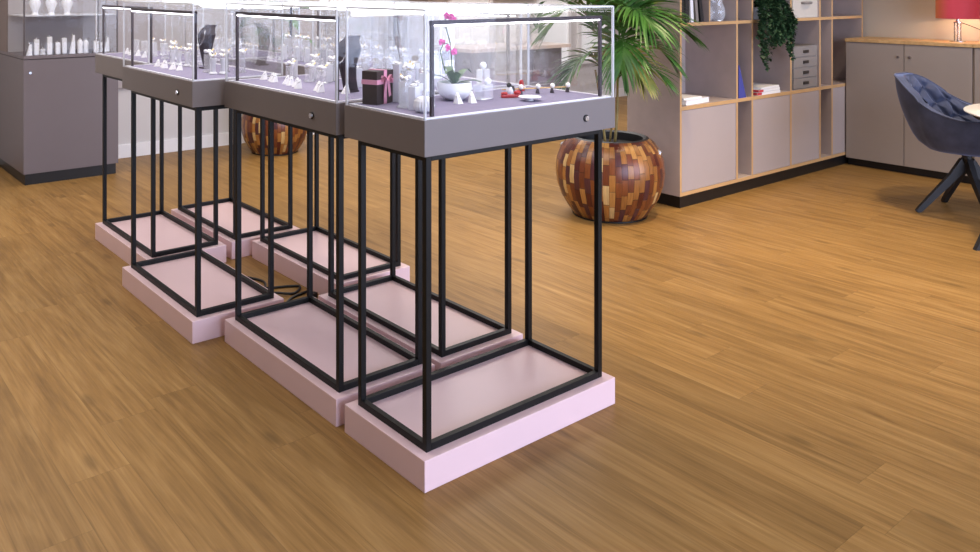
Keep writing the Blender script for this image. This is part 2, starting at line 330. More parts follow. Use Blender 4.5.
# ------------------------------------------------------------------ display cases
L_, W_ = .88, .436
ZP, ZB, ZT, ZG = .095, .998, 1.107, 1.436
def make_case():
    r = thing('display_case', 'x', 'display case')
    hx, hy = L_ / 2, W_ / 2
    MB().box(-hx, hx, -hy, hy, 0, ZP, .003).build('plinth', 'pink', r)
    t, i = .02, .033
    a, b = hx - i, hy - i
    for sx in (-1, 1):
        for sy in (-1, 1):
            x0, y0 = (a - t if sx > 0 else -a), (b - t if sy > 0 else -b)
            MB().box(x0, x0 + t, y0, y0 + t, ZP, ZB, .0015).build('post', 'black', r)
    def ring(z0, z1):
        e = .0005
        return MB().box(-a + t + e, a - t - e, -b, -b + t, z0, z1, .0015).box(-a + t + e, a - t - e, b - t, b, z0, z1, .0015).box(-a, -a + t, -b + t + e, b - t - e, z0, z1, .0015).box(a - t, a, -b + t + e, b - t - e, z0, z1, .0015)
    ring(ZP + .0003, ZP + .022).build('floor_rail', 'black', r)
    ring(ZB - .022, ZB - .0003).build('top_rail', 'black', r)
    bx = MB().box(-hx, hx, -hy, hy, ZB, ZT, .0015).build('cabinet_body', 'grey', r)
    bm = bmesh.new(); bmesh.ops.create_cone(bm, cap_ends=True, segments=20, radius1=.0105, radius2=.009, depth=.008)
    lk = MB().bm(bm, Matrix.Translation((.28, -hy - .004, 1.047)) @ Matrix.Rotation(PI / 2, 4, 'X')).build('lock', 'chrome', bx, smooth=True)
    bm = bmesh.new(); bmesh.ops.create_cone(bm, cap_ends=True, segments=20, radius1=.0125, radius2=.0125, depth=.003)
    MB().bm(bm, Matrix.Translation((.28, -hy - .0013, 1.047)) @ Matrix.Rotation(PI / 2, 4, 'X')).build('lock_ring', 'black', bx, smooth=True)
    g = .01
    MB().box(-hx + .022, hx - .022, -hy + .022, hy - .022, ZT + .0003, ZT + .004).build('display_mat', 'deck', r)
    rm = MB(); w = .012
    rm.box(-hx + g, hx - g, -hy + g, -hy + g + w, ZT + .0002, ZT + .005).box(-hx + g, hx - g, hy - g - w, hy - g, ZT + .0002, ZT + .005)
    rm.box(-hx + g, -hx + g + w, -hy + g + w, hy - g - w, ZT + .0002, ZT + .005).box(hx - g - w, hx - g, -hy + g + w, hy - g - w, ZT + .0002, ZT + .005)
    rm.build('rim', 'rim', r)
    c, d = hx - .006, hy - .006
    P = [(-c, -d), (c, -d), (c, d), (-c, d)]
    for q in range(4):
        p0, p1 = P[q], P[(q + 1) % 4]
        MB().quad((*p0, ZT), (*p1, ZT), (*p1, ZG), (*p0, ZG)).build('glass_pane', 'glass', r, fix=False)
    MB().quad((-c, -d, ZG), (c, -d, ZG), (c, d, ZG), (-c, d, ZG)).build('glass_lid', 'glass', r, fix=False)
    e = .0035
    ed = MB()
    for p in P: ed.box(p[0] - e, p[0] + e, p[1] - e, p[1] + e, ZT + .0003, ZG)
    for q in range(4):
        p0, p1 = P[q], P[(q + 1) % 4]
        if q % 2 == 0: ed.box(-c, c, p0[1] - e, p0[1] + e, ZG - .003, ZG + .003)
        else: ed.box(p0[0] - e, p0[0] + e, -d, d, ZG - .003, ZG + .003)
    ed.build('glass_edges', 'glassedge', r)
    xl, xr, yy = -hx + .054, hx - .045, -hy + .033
    fr = MB().box(xl - .005, xl + .005, yy - .005, yy + .005, ZT + .005, 1.403).box(xr - .005, xr + .005, yy - .005, yy + .005, ZT + .005, 1.403).box(xl - .005, xr + .005, yy - .0065, yy + .0065, 1.39, 1.403)
    f = fr.build('light_frame', 'dark', r)
    MB().box(xl + .008, xr - .008, yy - .006, yy + .006, 1.3855, 1.3898).build('led_strip', 'led', f)
    lr = MB().box(-hx + .02, hx - .02, hy - .03, hy - .012, 1.408, 1.428).build('added_glow_strip', 'glowband', r)  # added glowing strip, imitates the bright band under the glass lid
    return r
CASES = {  # key: centre x, y, rotation, label
    'A': (.44, .218, 0, 'nearest glass display case standing crosswise on a pink plinth, holding the orchid'),
    'B': (.212, .919, -PI / 2, 'glass display case second from the front in the left row, right behind the orchid case'),
    'C': (.093, 1.856, -PI / 2, 'third display case from the front in the left row, its pink plinth jutting out'),
    'D': (.231, 2.75, -PI / 2, 'farthest display case of the left row, beside the dark mauve cabinet'),
    'E': (.672, .915, PI / 2, 'front display case of the right row, pink plinth directly behind the nearest case'),
    'F': (.814, 1.857, PI / 2, 'middle display case of the right row, in front of the far round planter'),
    'G': (.71, 2.775, PI / 2, 'farthest display case of the right row, nearest to the white back wall')}
proto = make_case()
for i, (kx, (x, y, rz, lab)) in enumerate(CASES.items()):
    o = proto if i == 0 else copy_tree(proto)
    o.location = (x, y, 0); o.rotation_euler = (0, 0, rz); o['label'] = lab; o['group'] = 'glass display cases on pink plinths'
ZD = ZT + .0045          # top of the display mats
CN = {'A': 'nearest case', 'B': 'second left-row case', 'C': 'third left-row case', 'D': 'farthest left-row case',
      'E': 'front right-row case', 'F': 'middle right-row case', 'G': 'farthest right-row case'}

# ------------------------------------------------------------------ jewellery and stands in the cases
def ring_wedge():
    r = thing('ring_stand', 'x', 'ring stand')
    MB().add([(-.013, -.016, 0), (.013, -.016, 0), (.013, .016, 0), (-.013, .016, 0), (-.004, .006, .042), (.004, .006, .042), (.004, .012, .042), (-.004, .012, .042)],
             [(3, 2, 1, 0), (4, 5, 6, 7), (0, 1, 5, 4), (1, 2, 6, 5), (2, 3, 7, 6), (3, 0, 4, 7)]).build('wedge', 'white', r)
    pts = [(.009 * math.cos(a), 0, .009 * math.sin(a)) for a in [2 * PI * k / 14 for k in range(15)]]
    g = MB().tube(pts, .0016, 6, False).ball((0, 0, .0105), .0038, u=8, v=6)
    g.xf(Matrix.Translation((0, .004, .03)) @ Matrix.Rotation(-.9, 4, 'X')).build('ring', 'silver', r, smooth='all')
    for o in r.children: o.data.transform(Matrix.Scale(.86, 4))
    return r
def acrylic_stand(h, w=.03):
    r = thing('acrylic_stand', 'x', 'jewellery stand')
    MB().box(-w * .65, w * .65, -w * .65, w * .65, 0, .006, .001).build('foot', 'acrylic', r)
    MB().box(-w / 2, w / 2, -w / 2, w / 2, .0062, h, .002).build('column', 'acrylic', r)
    return r
def cuff_stand(h):           # rounded white neck with jewel
    r = thing('bracelet_stand', 'x', 'bracelet stand')
    MB().lathe([(.0, 0), (.018, 0), (.02, .004), (.012, .012), (.011, h * .55), (.016, h * .8), (.014, h * .95), (0, h)], 14).build('body', 'frost', r, smooth=True)
    return r
def brooch():
    r = thing('gold_brooch', 'x', 'jewellery')
    mb = MB()
    for k in range(5):
        a = 2 * PI * k / 5 + .3
        mb.ball((.013 * math.cos(a), .013 * math.sin(a), .009 + .005 * (k % 2)), .010, (1, .7, .7), 8, 6)
    mb.build('petals', 'white', r, smooth='all')
    MB().ball((0, 0, .01), .006, u=8, v=6).tube([(0, 0, .004), (.012, .004, .012), (.026, .004, .022)], .003, 6).build('stem', 'gold', r, smooth='all')
    return r
def bangle_stand(h):
    r = thing('bangle_stand', 'x', 'jewellery stand')
    MB().box(-.014, .014, -.014, .014, 0, h, .003).build('column', 'frost', r)
    MB().tube([(.011 * math.cos(a), .011 * math.sin(a), h + .004 + .002 * math.sin(a)) for a in [2 * PI * k / 12 for k in range(13)]], .0022, 6, False).build('bangle', 'silver', r, smooth='all')
    return r
P_f1 = bangle_stand(.075); P_f2 = bangle_stand(.105); P_f3 = bangle_stand(.13)
P_ring = ring_wedge(); P_a1 = acrylic_stand(.055); P_a2 = acrylic_stand(.085); P_a3 = acrylic_stand(.115, .034); P_cuff = cuff_stand(.075); P_bro = brooch()
used = set()
def put(proto, x, y, z, rz, label, group):
    if proto.name in used: o = copy_tree(proto)
    else: used.add(proto.name); o = proto
    o.location = (x, y, z); o.rotation_euler = (0, 0, rz); o['label'] = label; o['group'] = group
    return o
def row(proto, key, pts, what, rowname, group, face, z=ZD, zs=None):
    idx = sorted(range(len(pts)), key=lambda i: px_of(*pts[i][:2]))
    for n, i in enumerate(idx):
        x, y = pts[i][:2]
        pl = 'leftmost' if n == 0 else ('rightmost' if n == len(idx) - 1 else ordin(n) + ' from left')
        put(proto, x, y, (zs[i] if zs else z), face + rnd.uniform(-.25, .25), '%s, %s %s %s' % (what, pl, rowname, CN[key]), group)
LF = -PI / 2                # facing the left aisle
# case B
ptsB = [(.135, 1.275), (.135, 1.205), (.125, 1.165), (.13, 1.07), (.12, 1.02), (.115, .965), (.09, .905), (.115, .80), (.10, .755), (.15, .66)]
row(P_ring, 'B', ptsB, 'small white ring stand', 'in front row of', 'white ring stands in the second case', LF)
upB = [(.24, 1.235), (.25, 1.09), (.245, .985)]
row(P_a1, 'B', upB, 'short clear stand', 'behind ring stands in', 'short clear stands in the second case', LF)
row(P_bro, 'B', upB, 'gold and white brooch on clear stand', 'in', 'brooches in the second case', LF + 1.2, ZD + .0555)
row(P_a2, 'B', [(.33, 1.18), (.34, 1.05), (.33, .9)], 'tall clear stand', 'at back of', 'tall clear stands in the second case', LF)
# case C
row(P_ring, 'C', [(.0, 2.15), (.01, 2.09), (-.005, 2.035), (.0, 1.95), (.01, 1.89)], 'small white ring stand', 'in front row of', 'white ring stands in the third case', LF)
row(P_cuff, 'C', [(.10, 2.2), (.11, 2.14), (.12, 2.06), (.13, 2.0), (.06, 1.62), (.10, 1.60)], 'white bracelet stand', 'in middle row of', 'bracelet stands in the third case', LF)
upC = [(.19, 2.18), (.2, 2.08), (.08, 1.72), (.15, 1.69), (.2, 1.62)]
row(P_a2, 'C', upC, 'tall clear stand', 'at back of', 'tall clear stands in the third case', LF)
row(P_bro, 'C', upC, 'gold and white brooch on tall stand', 'in', 'brooches in the third case', LF + .8, ZD + .0855)
row(P_bro, 'C', [(.10, 2.2), (.11, 2.14), (.12, 2.06), (.13, 2.0), (.06, 1.62), (.10, 1.60)], 'gold brooch on white bracelet stand', 'in', 'brooches on bracelet stands, third case', LF, ZD + .0755)
# case D
row(P_ring, 'D', [(.15, 3.04), (.14, 2.94), (.15, 2.85), (.14, 2.72)], 'small white ring stand', 'in front row of', 'white ring stands in the far left case', LF)
row(P_cuff, 'D', [(.27, 2.95), (.28, 2.80), (.27, 2.62), (.22, 2.48)], 'white bracelet stand', 'at back of', 'bracelet stands in the far left case', LF)
row(P_bro, 'D', [(.27, 2.95), (.28, 2.80), (.27, 2.62), (.22, 2.48)], 'gold brooch on white bracelet stand', 'in', 'brooches in the far left case', LF, ZD + .0755)
row(P_a2, 'D', [(.2, 3.02), (.2, 2.88), (.21, 2.76), (.2, 2.56)], 'tall clear stand', 'in middle row of', 'tall clear stands in the far left case', LF)
# case E
upE = [(.60, 1.20), (.61, 1.10), (.62, 1.0), (.60, .90), (.63, .80), (.60, .70)]
row(P_a3, 'E', upE, 'tall clear stand', 'in front row of', 'tall clear stands in the front right case', LF)
row(P_bro, 'E', upE, 'gold brooch on tall clear stand', 'in front row of', 'brooches in the front right case', .6, ZD + .1155)
row(P_cuff, 'E', [(.52, 1.15), (.52, .98), (.53, .84), (.52, .72)], 'white bracelet stand', 'at front edge of', 'bracelet stands in the front right case', LF)
row(P_ring, 'E', [(.49, 1.25), (.49, 1.06), (.495, .91), (.49, .78), (.495, .66)], 'small white ring stand', 'along near edge of', 'white ring stands in the front right case', LF)
row(P_a2, 'E', [(.74, 1.2), (.74, 1.05), (.75, .9), (.74, .76)], 'medium clear stand', 'at back of', 'medium stands in the front right case', LF)
# case F
upF = [(.74, 2.15), (.75, 2.05), (.74, 1.95), (.76, 1.85), (.75, 1.75), (.74, 1.62)]
row(P_a3, 'F', upF, 'tall clear stand', 'in', 'tall clear stands in the middle right case', LF)
row(P_bro, 'F', upF, 'gold brooch on tall clear stand', 'in', 'brooches in the middle right case', .4, ZD + .1155)
row(P_ring, 'F', [(.67, 2.2), (.67, 2.1), (.68, 1.7), (.67, 1.6)], 'small white ring stand', 'at front edge of', 'white ring stands in the middle right case', LF)
# case G
row(P_cuff, 'G', [(.6, 3.05), (.62, 2.92), (.61, 2.78), (.62, 2.64), (.61, 2.5)], 'white bracelet stand', 'in', 'bracelet stands in the far right case', LF)
row(P_a2, 'G', [(.75, 3.0), (.76, 2.8), (.75, 2.6)], 'medium clear stand', 'at back of', 'medium stands in the far right case', LF)
row(P_bro, 'G', [(.6, 3.05), (.62, 2.92), (.61, 2.78), (.62, 2.64), (.61, 2.5)], 'gold brooch on white bracelet stand', 'in', 'brooches in the far right case', LF, ZD + .0755)
row(P_bro, 'B', [(.33, 1.18), (.34, 1.05), (.33, .9)], 'gold brooch on tall back stand', 'in', 'brooches at the back of the second case', LF, ZD + .0855)
# case A
row(P_ring, 'A', [(.305, .20), (.355, .185)], 'small white ring stand', 'before the orchid bowl in', 'ring stands by the orchid', -.2)
towers = [(.105, .235, P_a2), (.155, .285, P_a3), (.2, .335, P_a3), (.17, .195, P_a1), (.235, .29, P_a3)]
for n, (x, y, p) in enumerate(towers):
    put(p, x, y, ZD, .2, ['clear stand right beside the dark gift box', 'tall clear stand behind the white fluted ornament', 'tall clear stand furthest back beside the gift box',
        'short clear stand just left of the orchid bowl', 'tall clear stand close behind the front left corner post'][n] + ' in the nearest case', 'clear stands in the nearest case')
for n, (x, y, zz) in enumerate([(.155, .285, .1155), (.2, .335, .1155), (.105, .235, .0855)]):
    put(P_bro, x, y, ZD + zz, n * .7, ['brooch on the middle clear stand', 'brooch on the furthest back clear stand', 'brooch on the clear stand beside the gift box'][n] + ' in the nearest case', 'brooches in the nearest case')
for n, (x, y, p, lab) in enumerate([(.165, .245, P_f1, 'short white bangle stand in front of the row left of the orchid bowl'), (.20, .25, P_f2, 'medium white bangle stand nearest the left of the orchid bowl'),
        (.23, .345, P_f3, 'tallest white bangle stand behind the gift box side of the orchid bowl'), (.27, .38, P_f2, 'white bangle stand farthest back behind the orchid bowl'), (.10, .18, P_f1, 'short white bangle stand just behind the fluted ornament'), (.17, .36, P_f3, 'tall white bangle stand directly right of the gift box')]):
    put(p, x, y, ZD, .3, lab + ', nearest case', 'white bangle stands in the nearest case')
row(P_f2, 'E', [(.55, 1.26), (.56, 1.13), (.565, 1.03), (.56, .94), (.565, .84), (.56, .64)], 'frosted white bangle stand', 'in second row of', 'frosted bangle stands in the front right case', LF)
row(P_f1, 'B', [(.29, 1.29), (.30, 1.14), (.30, 1.02), (.29, .86), (.30, .80)], 'short frosted bangle stand', 'near middle of', 'frosted bangle stands in the second case', LF)
row(P_f1, 'F', [(.70, 2.12), (.70, 1.98), (.705, 1.88), (.70, 1.78), (.705, 1.66)], 'short frosted bangle stand', 'near front of', 'frosted bangle stands in the middle right case', LF)
# two tier watch stand by the orchid
def watch_stand():
    r = thing('watch_stand', 'clear two-tier stand with small watch pillows right of the orchid bowl', 'jewellery stand', (.45, .235, ZD), .3)
    MB().box(-.03, .03, -.024, .024, 0, .05, .002).build('lower_block', 'acrylic', r)
    MB().box(-.02, .02, -.016, .016, .0503, .105, .002).build('upper_block', 'acrylic', r)
    for nm, z, y in (('watch_pillow', .0503, -.02), ('watch_pillow', .1053, 0)):
        p = MB().ball((0, y if z > .1 else -.02, z + .013), .014, (1.1, .8, .9)).build(nm, 'white', r, smooth='all')
    return r
watch_stand()
def fluted():
    mb = MB(); n = 20
    prof = [(.012, 0), (.024, .006), (.03, .02), (.028, .036), (.02, .046), (.008, .05)]
    vs = []
    for q, (rr, z) in enumerate(prof):
        for k in range(n * 2):
            a = PI * k / n; f = 1 + (.12 if k % 2 else -.06)
            vs.append((rr * f * math.cos(a), rr * f * math.sin(a), z))
    w = n * 2
    fs = [(q * w + k, q * w + (k + 1) % w, (q + 1) * w + (k + 1) % w, (q + 1) * w + k) for q in range(len(prof) - 1) for k in range(w)] + [tuple(range(w - 1, -1, -1)), tuple((len(prof) - 1) * w + k for k in range(w))]
    return tag(mb.add(vs, fs).build('fluted_ornament', 'white', loc=(.088, .115, ZD)), 'white fluted ornament near the front left corner of the nearest case', 'ornament')
fluted()
def gift_box():
    r = thing('gift_box', 'dark brown gift box tied with a pink ribbon bow', 'gift box', (.098, .380, ZD), .34)
    a, b, h = .047, .030, .112
    MB().box(-a, a, -b, b, 0, h - .03, .001).build('box_base', 'brownbox', r)
    MB().box(-a - .001, a + .001, -b - .001, b + .001, h - .0298, h, .001).build('lid', 'brownbox', r)
    e = .0022; w = .009
    rb = MB().box(-w, w, -b - e, -b - .0011, 0, h + e).box(-w, w, b + .0011, b + e, 0, h + e).box(-w, w, -b - e, b + e, h + .0001, h + e)
    rb.box(-a - e, a + e, -b - e * 1.02, -b - .0011, h * .6, h * .6 + .016).box(-a - e * 1.02, -a - .0011, -b - e, b + e, h * .6, h * .6 + .016).box(a + .0011, a + e * 1.02, -b - e, b + e, h * .6, h * .6 + .016).box(-a - e, a + e, b + .0011, b + e, h * .6, h * .6 + .016)
    rb.build('ribbon', 'ribbon', r)
    bw = MB()
    for s, t in ((1, 0), (-1, 0), (1, .5), (-1, .4)):
        pts = [(0, 0, 0), (s * .012, 0, .013 - t * .012), (s * .024, 0, .02 - t * .03), (s * .028, 0, .012 - t * .036), (s * .016, 0, .004 - t * .02), (0, 0, 0)]
        V = []
        for p in pts: V += [(p[0], -.005, p[2]), (p[0], .005, p[2])]
        bw.add(V, [(2 * q, 2 * q + 2, 2 * q + 3, 2 * q + 1) for q in range(5)])
    for s in (-1, 1):
        bw.add([(0, -.001, 0), (s * .01, -.003, .006), (s * .022, -.003, -.05), (s * .008, -.003, -.055)], [(0, 1, 2, 3)])
    bw.ball((0, 0, 0), .006, u=8, v=6).xf(Matrix.Translation((0, -b - .008, h * .6 + .01))).build('bow', 'ribbon', r, smooth=True)
    return r
gift_box()
def orchid():
    r = thing('orchid_bowl', 'pink orchid planted in a white bowl inside the nearest case', 'potted orchid', (.36, .285, ZD))
    MB().lathe([(0, 0), (.03, 0), (.05, .014), (.062, .04), (.06, .062), (.056, .062), (.056, .045), (.03, .038), (0, .038)], 28).build('bowl', 'white', r, smooth=True)
    MB().lathe([(0, .05), (.03, .052), (.0555, .046)], 20).build('moss', 'leafdark', r, smooth=True)
    for a, l, h in [(.2, .10, .05), (2.6, .10, .035), (3.6, .085, .055), (5.2, .10, .02), (1.3, .09, .06), (4.4, .07, .05)]:
        mb = MB(); V = []
        for k in range(7):
            t = k / 6; w = .014 * math.sin(PI * min(1, t * .9 + .12)); d = l * t; z = .05 + h * math.sin(PI * t * .75)
            for s in (-1, 0, 1): V.append((math.cos(a) * d - math.sin(a) * w * s, math.sin(a) * d + math.cos(a) * w * s, z + abs(s) * .003))
        mb.add(V, [(3 * k + j, 3 * k + j + 1, 3 * k + j + 4, 3 * k + j + 3) for k in range(6) for j in (0, 1)]).build('leaf', 'leafdark', r, smooth='all')
    stem = [(0, 0, .05), (-.012, 0, .12), (-.02, .0, .2), (-.04, .005, .27), (-.038, .0, .296), (-.02, -.01, .285)]
    MB().tube(stem, .002, 6).build('flower_stem', 'leafdark', r, smooth='all')
    stem2 = [(0, .01, .05), (-.03, .02, .11), (-.048, .02, .17), (-.04, .012, .20), (-.025, 0, .195)]
    MB().tube(stem2, .002, 6).build('flower_stem', 'leafdark', r, smooth='all')
    for (x, y, z) in [(-.04, -.005, .296), (-.026, -.014, .29), (-.045, .014, .202), (-.03, .0, .183), (-.012, -.012, .168), (-.012, -.012, .278)]:
        mb = MB()
        for k in range(5):
            a = 2 * PI * k / 5 + rnd.random()
            mb.ball((.007 * math.cos(a), 0, .007 * math.sin(a)), .0066, (1, .28, 1), 8, 6)
        mb.ball((0, -.004, 0), .004, u=6, v=5)
        mb.xf(Matrix.Rotation(rnd.uniform(-.6, .1), 4, 'Z')).build('blossom', 'orchid', r, smooth='all', loc=(x, y, z))
    return r
orchid()
# white dish, pearl rod, red pieces
r = thing('jewellery_dish', 'white round dish on a small foot near the front glass of the nearest case', 'dish', (.55, .105, ZD))
MB().lathe([(0, 0), (.014, 0), (.01, .004), (.006, .008), (0, .008)], 20).build('foot', 'white', r, smooth=True)
MB().lathe([(0, .0082), (.03, .009), (.040, .013), (.039, .015), (.028, .0125), (0, .0115)], 28).build('plate', 'white', r, smooth=True)
r = thing('pearl_rod', 'pale gold rod carrying a row of pearls on dark pegs, right side of nearest case', 'jewellery', (.72, .225, ZD), -.32)
MB().tube([(-.15, 0, .020), (.13, 0, .020)], .0025, 8).build('rod', 'stick', r, smooth='all')
for xx in (-.075, -.005, .055, .12):
    MB().lathe([(0, 0), (.008, 0), (.006, .010), (.003, .017), (0, .0172)], 12, (xx, 0, 0)).build('peg', 'dark', r, smooth=True)
    MB().ball((xx, -.004, .0275), .0098).build('pearl', 'pearl', r, smooth='all')
r = thing('penguin_figurine', 'small black and white bird figurine beside the red pieces in the nearest case', 'figurine', (.60, .255, ZD), -.6)
MB().ball((0, 0, .017), .017, (.85, .85, 1)).build('body', 'white', r, smooth='all')
MB().ball((.008, .002, .022), .0135, (.8, .9, 1)).build('back', 'blackbook', r, smooth='all')
MB().ball((-.004, -.004, .037), .009).build('head', 'blackbook', r, smooth='all')
r = thing('red_brooch', 'red lacquer brooch lying on the mat behind the white dish', 'jewellery', (.555, .205, ZD), -.4)
MB().box(-.035, .035, -.010, .010, 0, .011, .004).build('bar', 'redlac', r, smooth=True)
MB().ball((.026, 0, .017), .012, (1.2, .8, .7)).ball((-.024, 0, .015), .01, (1.3, .8, .6)).build('stones', 'redlac', r, smooth='all')
r = thing('red_figurine', 'small red figurine standing behind the pearl rod in the nearest case', 'figurine', (.725, .32, ZD))
MB().lathe([(0, 0), (.012, 0), (.014, .012), (.008, .022), (.01, .03), (.006, .04), (0, .043)], 14).build('body', 'redlac', r, smooth=True)
MB().ball((.006, -.01, .012), .006).build('bead', 'pearl', r, smooth='all')
# necklace busts
def bust(label, loc, rz):
    r = thing('necklace_bust', label, 'necklace bust', loc, rz, 'dark necklace busts')
    # curved leaning board, wide at shoulder and narrow at foot: lateral x, leaning y
    prof = [(0, .03, .0), (.05, .032, .012), (.10, .042, .022), (.14, .06, .024), (.165, .068, .02), (.185, .05, .012), (.20, .034, .0), (.212, .036, -.012)]
    V = []
    for z, w, y in prof:
        for k in range(9):
            t = k / 8 * 2 - 1
            V.append((w * t, -y + .03 * t * t, z))
    V2 = [(x, y + .010, z) for x, y, z in V]
    n = len(prof); mb = MB(); F_ = []
    for a in range(n - 1):
        for k in range(8):
            i = a * 9 + k; F_.append((i, i + 1, i + 10, i + 9)); j = i + n * 9; F_.append((j + 9, j + 10, j + 1, j))
    per = [k for k in range(9)] + [a * 9 + 8 for a in range(1, n)] + [(n - 1) * 9 + k for k in range(7, -1, -1)] + [a * 9 for a in range(n - 2, 0, -1)]
    for q in range(len(per)): a, b = per[q], per[(q + 1) % len(per)]; F_.append((b, a, a + n * 9, b + n * 9))
    mb.add(V + V2, F_).build('board', 'dark', r, smooth=True)
    MB().box(-.03, .03, -.01, .045, 0, .006, .002).build('foot', 'dark', r)
    pts = [(.034 * math.cos(a), -.030 - .006 * math.sin(-a) + .012 * abs(math.cos(a)), .185 + .075 * min(0, math.sin(a))) for a in [PI + PI * k / 16 for k in range(17)]]
    MB().tube(pts, .0018, 6).build('necklace', 'silver', r, smooth='all')
    return r
bust('dark grey necklace bust at right end of the second left-row case, behind the gift box', (.175, .70, ZD), -1.4)
bust('dark grey necklace bust in the middle of the third left-row case', (.14, 1.90, ZD), -1.4)

# ------------------------------------------------------------------ cables between the plinths
def spline(pts, n=8):
    out = []; P = [Vector(p) for p in pts]
    for i in range(len(P) - 1):
        a, b, c, d = P[max(i - 1, 0)], P[i], P[i + 1], P[min(i + 2, len(P) - 1)]
        for k in range(n):
            t = k / n
            out.append(.5 * ((2 * b) + (c - a) * t + (2 * a - 5 * b + 4 * c - d) * t * t + (3 * b - a - 3 * c + d) * t ** 3))
    return out + [P[-1]]
tag(MB().tube(spline([(.36, 1.86, .006), (.44, 1.80, .006), (.53, 1.76, .006), (.57, 1.72, .006), (.50, 1.66, .006), (.43, 1.70, .012), (.40, 1.76, .006), (.46, 1.9, .006), (.40, 2.05, .006)]), .006, 8).build('power_cable', 'cable', smooth='all'),
    'looped black power cable on the floor between the pink plinths', 'cable')
r = thing('cable_plug', 'black straight adapter cable with a plug, on floor beside the looped cable', 'cable', (0, 0, 0))
MB().tube(spline([(.40, 1.56, .007), (.46, 1.61, .007), (.52, 1.63, .007), (.572, 1.635, .009)]), .006, 8).build('cord', 'cable', r, smooth='all')
MB().box(-.028, .028, -.013, .013, 0, .024, .004).build('plug', 'cable', r, loc=(.545, 1.56, .0), rz=.4)
MB().tube(spline([(.40, 1.56, .007), (.46, 1.53, .007), (.52, 1.55, .011)]), .005, 8).build('cord', 'cable', r, smooth='all')

# ------------------------------------------------------------------ round mosaic planters and plants
def make_pot(parent, s=1.):
    prof = [(.0, 0), (.235, 0), (.24, .012), (.275, .06), (.318, .13), (.345, .21), (.355, .29), (.348, .37), (.322, .44), (.285, .49), (.252, .515)]
    # even spacing along the profile for the mosaic
    body = [(q[0] * s, q[1] * s) for q in prof[2:]]
    pot = MB().lathe(body, 64, uv=True).build('pot', 'mosaic', parent, smooth='all', fix=False)
    MB().lathe([(0, 0), (.236 * s, 0), (.244 * s, .003), (.244 * s, .0115 * s)], 48).build('pot_foot', 'plinthblack', pot, smooth=True)
    MB().lathe([(.252 * s, .515 * s), (.235 * s, .521 * s), (.216 * s, .512 * s), (.212 * s, .45 * s)], 48).build('pot_rim', 'blackbook', pot, smooth=True)
    MB().lathe([(.212 * s, .462 * s), (.1, .472 * s), (0, .476 * s)], 32).build('soil', 'soil', parent, smooth=True)
    for a in (-.35, 2.8):
        bm = bmesh.new(); bmesh.ops.create_cone(bm, cap_ends=True, segments=8, radius1=.024 * s, radius2=.012 * s, depth=.012)
        m = Matrix.Rotation(a - .75, 4, 'Z') @ Matrix.Translation((.327 * s, 0, .44 * s)) @ Matrix.Rotation(1.1, 4, 'Y')
        MB().bm(bm, m).build('stud', 'silver', pot)
    return pot
def frond(parent, base, az, length, rise, droop, n=24, lw=.011, leaf=.34, m='palm', hang=.5, seed=0, start=.18, path=None):
    R = random.Random(seed)
    if path: pts = spline(path, 8)
    else:
        pts = []
        for k in range(17):
            t = k / 16; d = length * (t - .12 * t * t); z = rise * math.sin(min(t * 1.25, 1.6) * PI / 2 * .9) - droop * t * t
            pts.append(Vector(base) + Vector((math.cos(az) * d, math.sin(az) * d, z)))
    mb = MB(); nn = len(pts)
    mb.tube(pts, [.006 * (1 - .8 * k / (nn - 1)) for k in range(nn)], 5)
    for k in range(n):
        t = start + (1 - start) * k / (n - 1); f = t * (nn - 1); i = min(int(f), nn - 2); p = pts[i].lerp(pts[i + 1], f - i)
        tan = (pts[i + 1] - pts[i]).normalized(); sd = tan.cross(Vector((0, 0, 1)))
        if sd.length < .05: sd = Vector((-math.sin(az), math.cos(az), 0))
        sd.normalize(); up = sd.cross(tan).normalized()
        tt = (t - start) / (1 - start); ll = leaf * (.45 + .75 * math.sin(PI * min(1, .15 + tt * .8))) * R.uniform(.85, 1.1)
        for s in (-1, 1):
            if tt > .97 and s > 0: continue
            ang = 1.05 - .75 * tt + R.uniform(-.1, .1)
            d0 = (tan * math.cos(ang) + sd * s * math.sin(ang) + up * R.uniform(.05, .25)).normalized()
            V = []; q = p.copy(); dd = d0.copy(); wv = tan.cross(dd); wv = (wv - dd * wv.dot(dd)).normalized(); wd = dd.cross(wv).normalized()
            for j in range(6):
                u = j / 5; w = lw * math.sin(PI * (.12 + .86 * u)) * (1.15 if u < .5 else 1)
                V += [q - wd * w, q + wv * w * .25, q + wd * w]
                dd = (dd + Vector((0, 0, -1)) * hang * .32 * (u + .25)).normalized(); q = q + dd * ll / 5
            mb.add(V, [(3 * j + e, 3 * j + e + 1, 3 * j + e + 4, 3 * j + e + 3) for j in range(5) for e in (0, 1)])
    return mb.build('frond', m, parent, smooth='all', fix=False)
palm = thing('potted_palm', 'tall feathery palm in a round reclaimed wood mosaic planter beside the shelf', 'potted palm', (2.90, 1.665, 0))
make_pot(palm)
def stem(x0, y0, x1, y1, z1, r=.011):
    MB().tube(spline([(x0, y0, .47), ((x0 + x1) / 2 + .01, (y0 + y1) / 2, .7), (x1, y1, z1)], 5), [r * 1.25] * 6 + [r] * 5, 8).build('stem', 'stem', palm, smooth='all')
stem(.03, -.02, .045, -.03, .95, .008); stem(-.02, .02, -.085, .05, .96, .007); stem(.04, .03, .055, .0, .95, .006)
rx, ry = .79, -.61          # towards the sideboard side of the room
dxx, dyy = .61, .79
def P3(lat, dep, z): return (.045 + rx * lat + dxx * dep, -.03 + ry * lat + dyy * dep, z)
def fr(path, **k): frond(palm, None, math.atan2(path[-1][1] - path[0][1], path[-1][0] - path[0][0]), 1, 0, 0, path=path, **k)
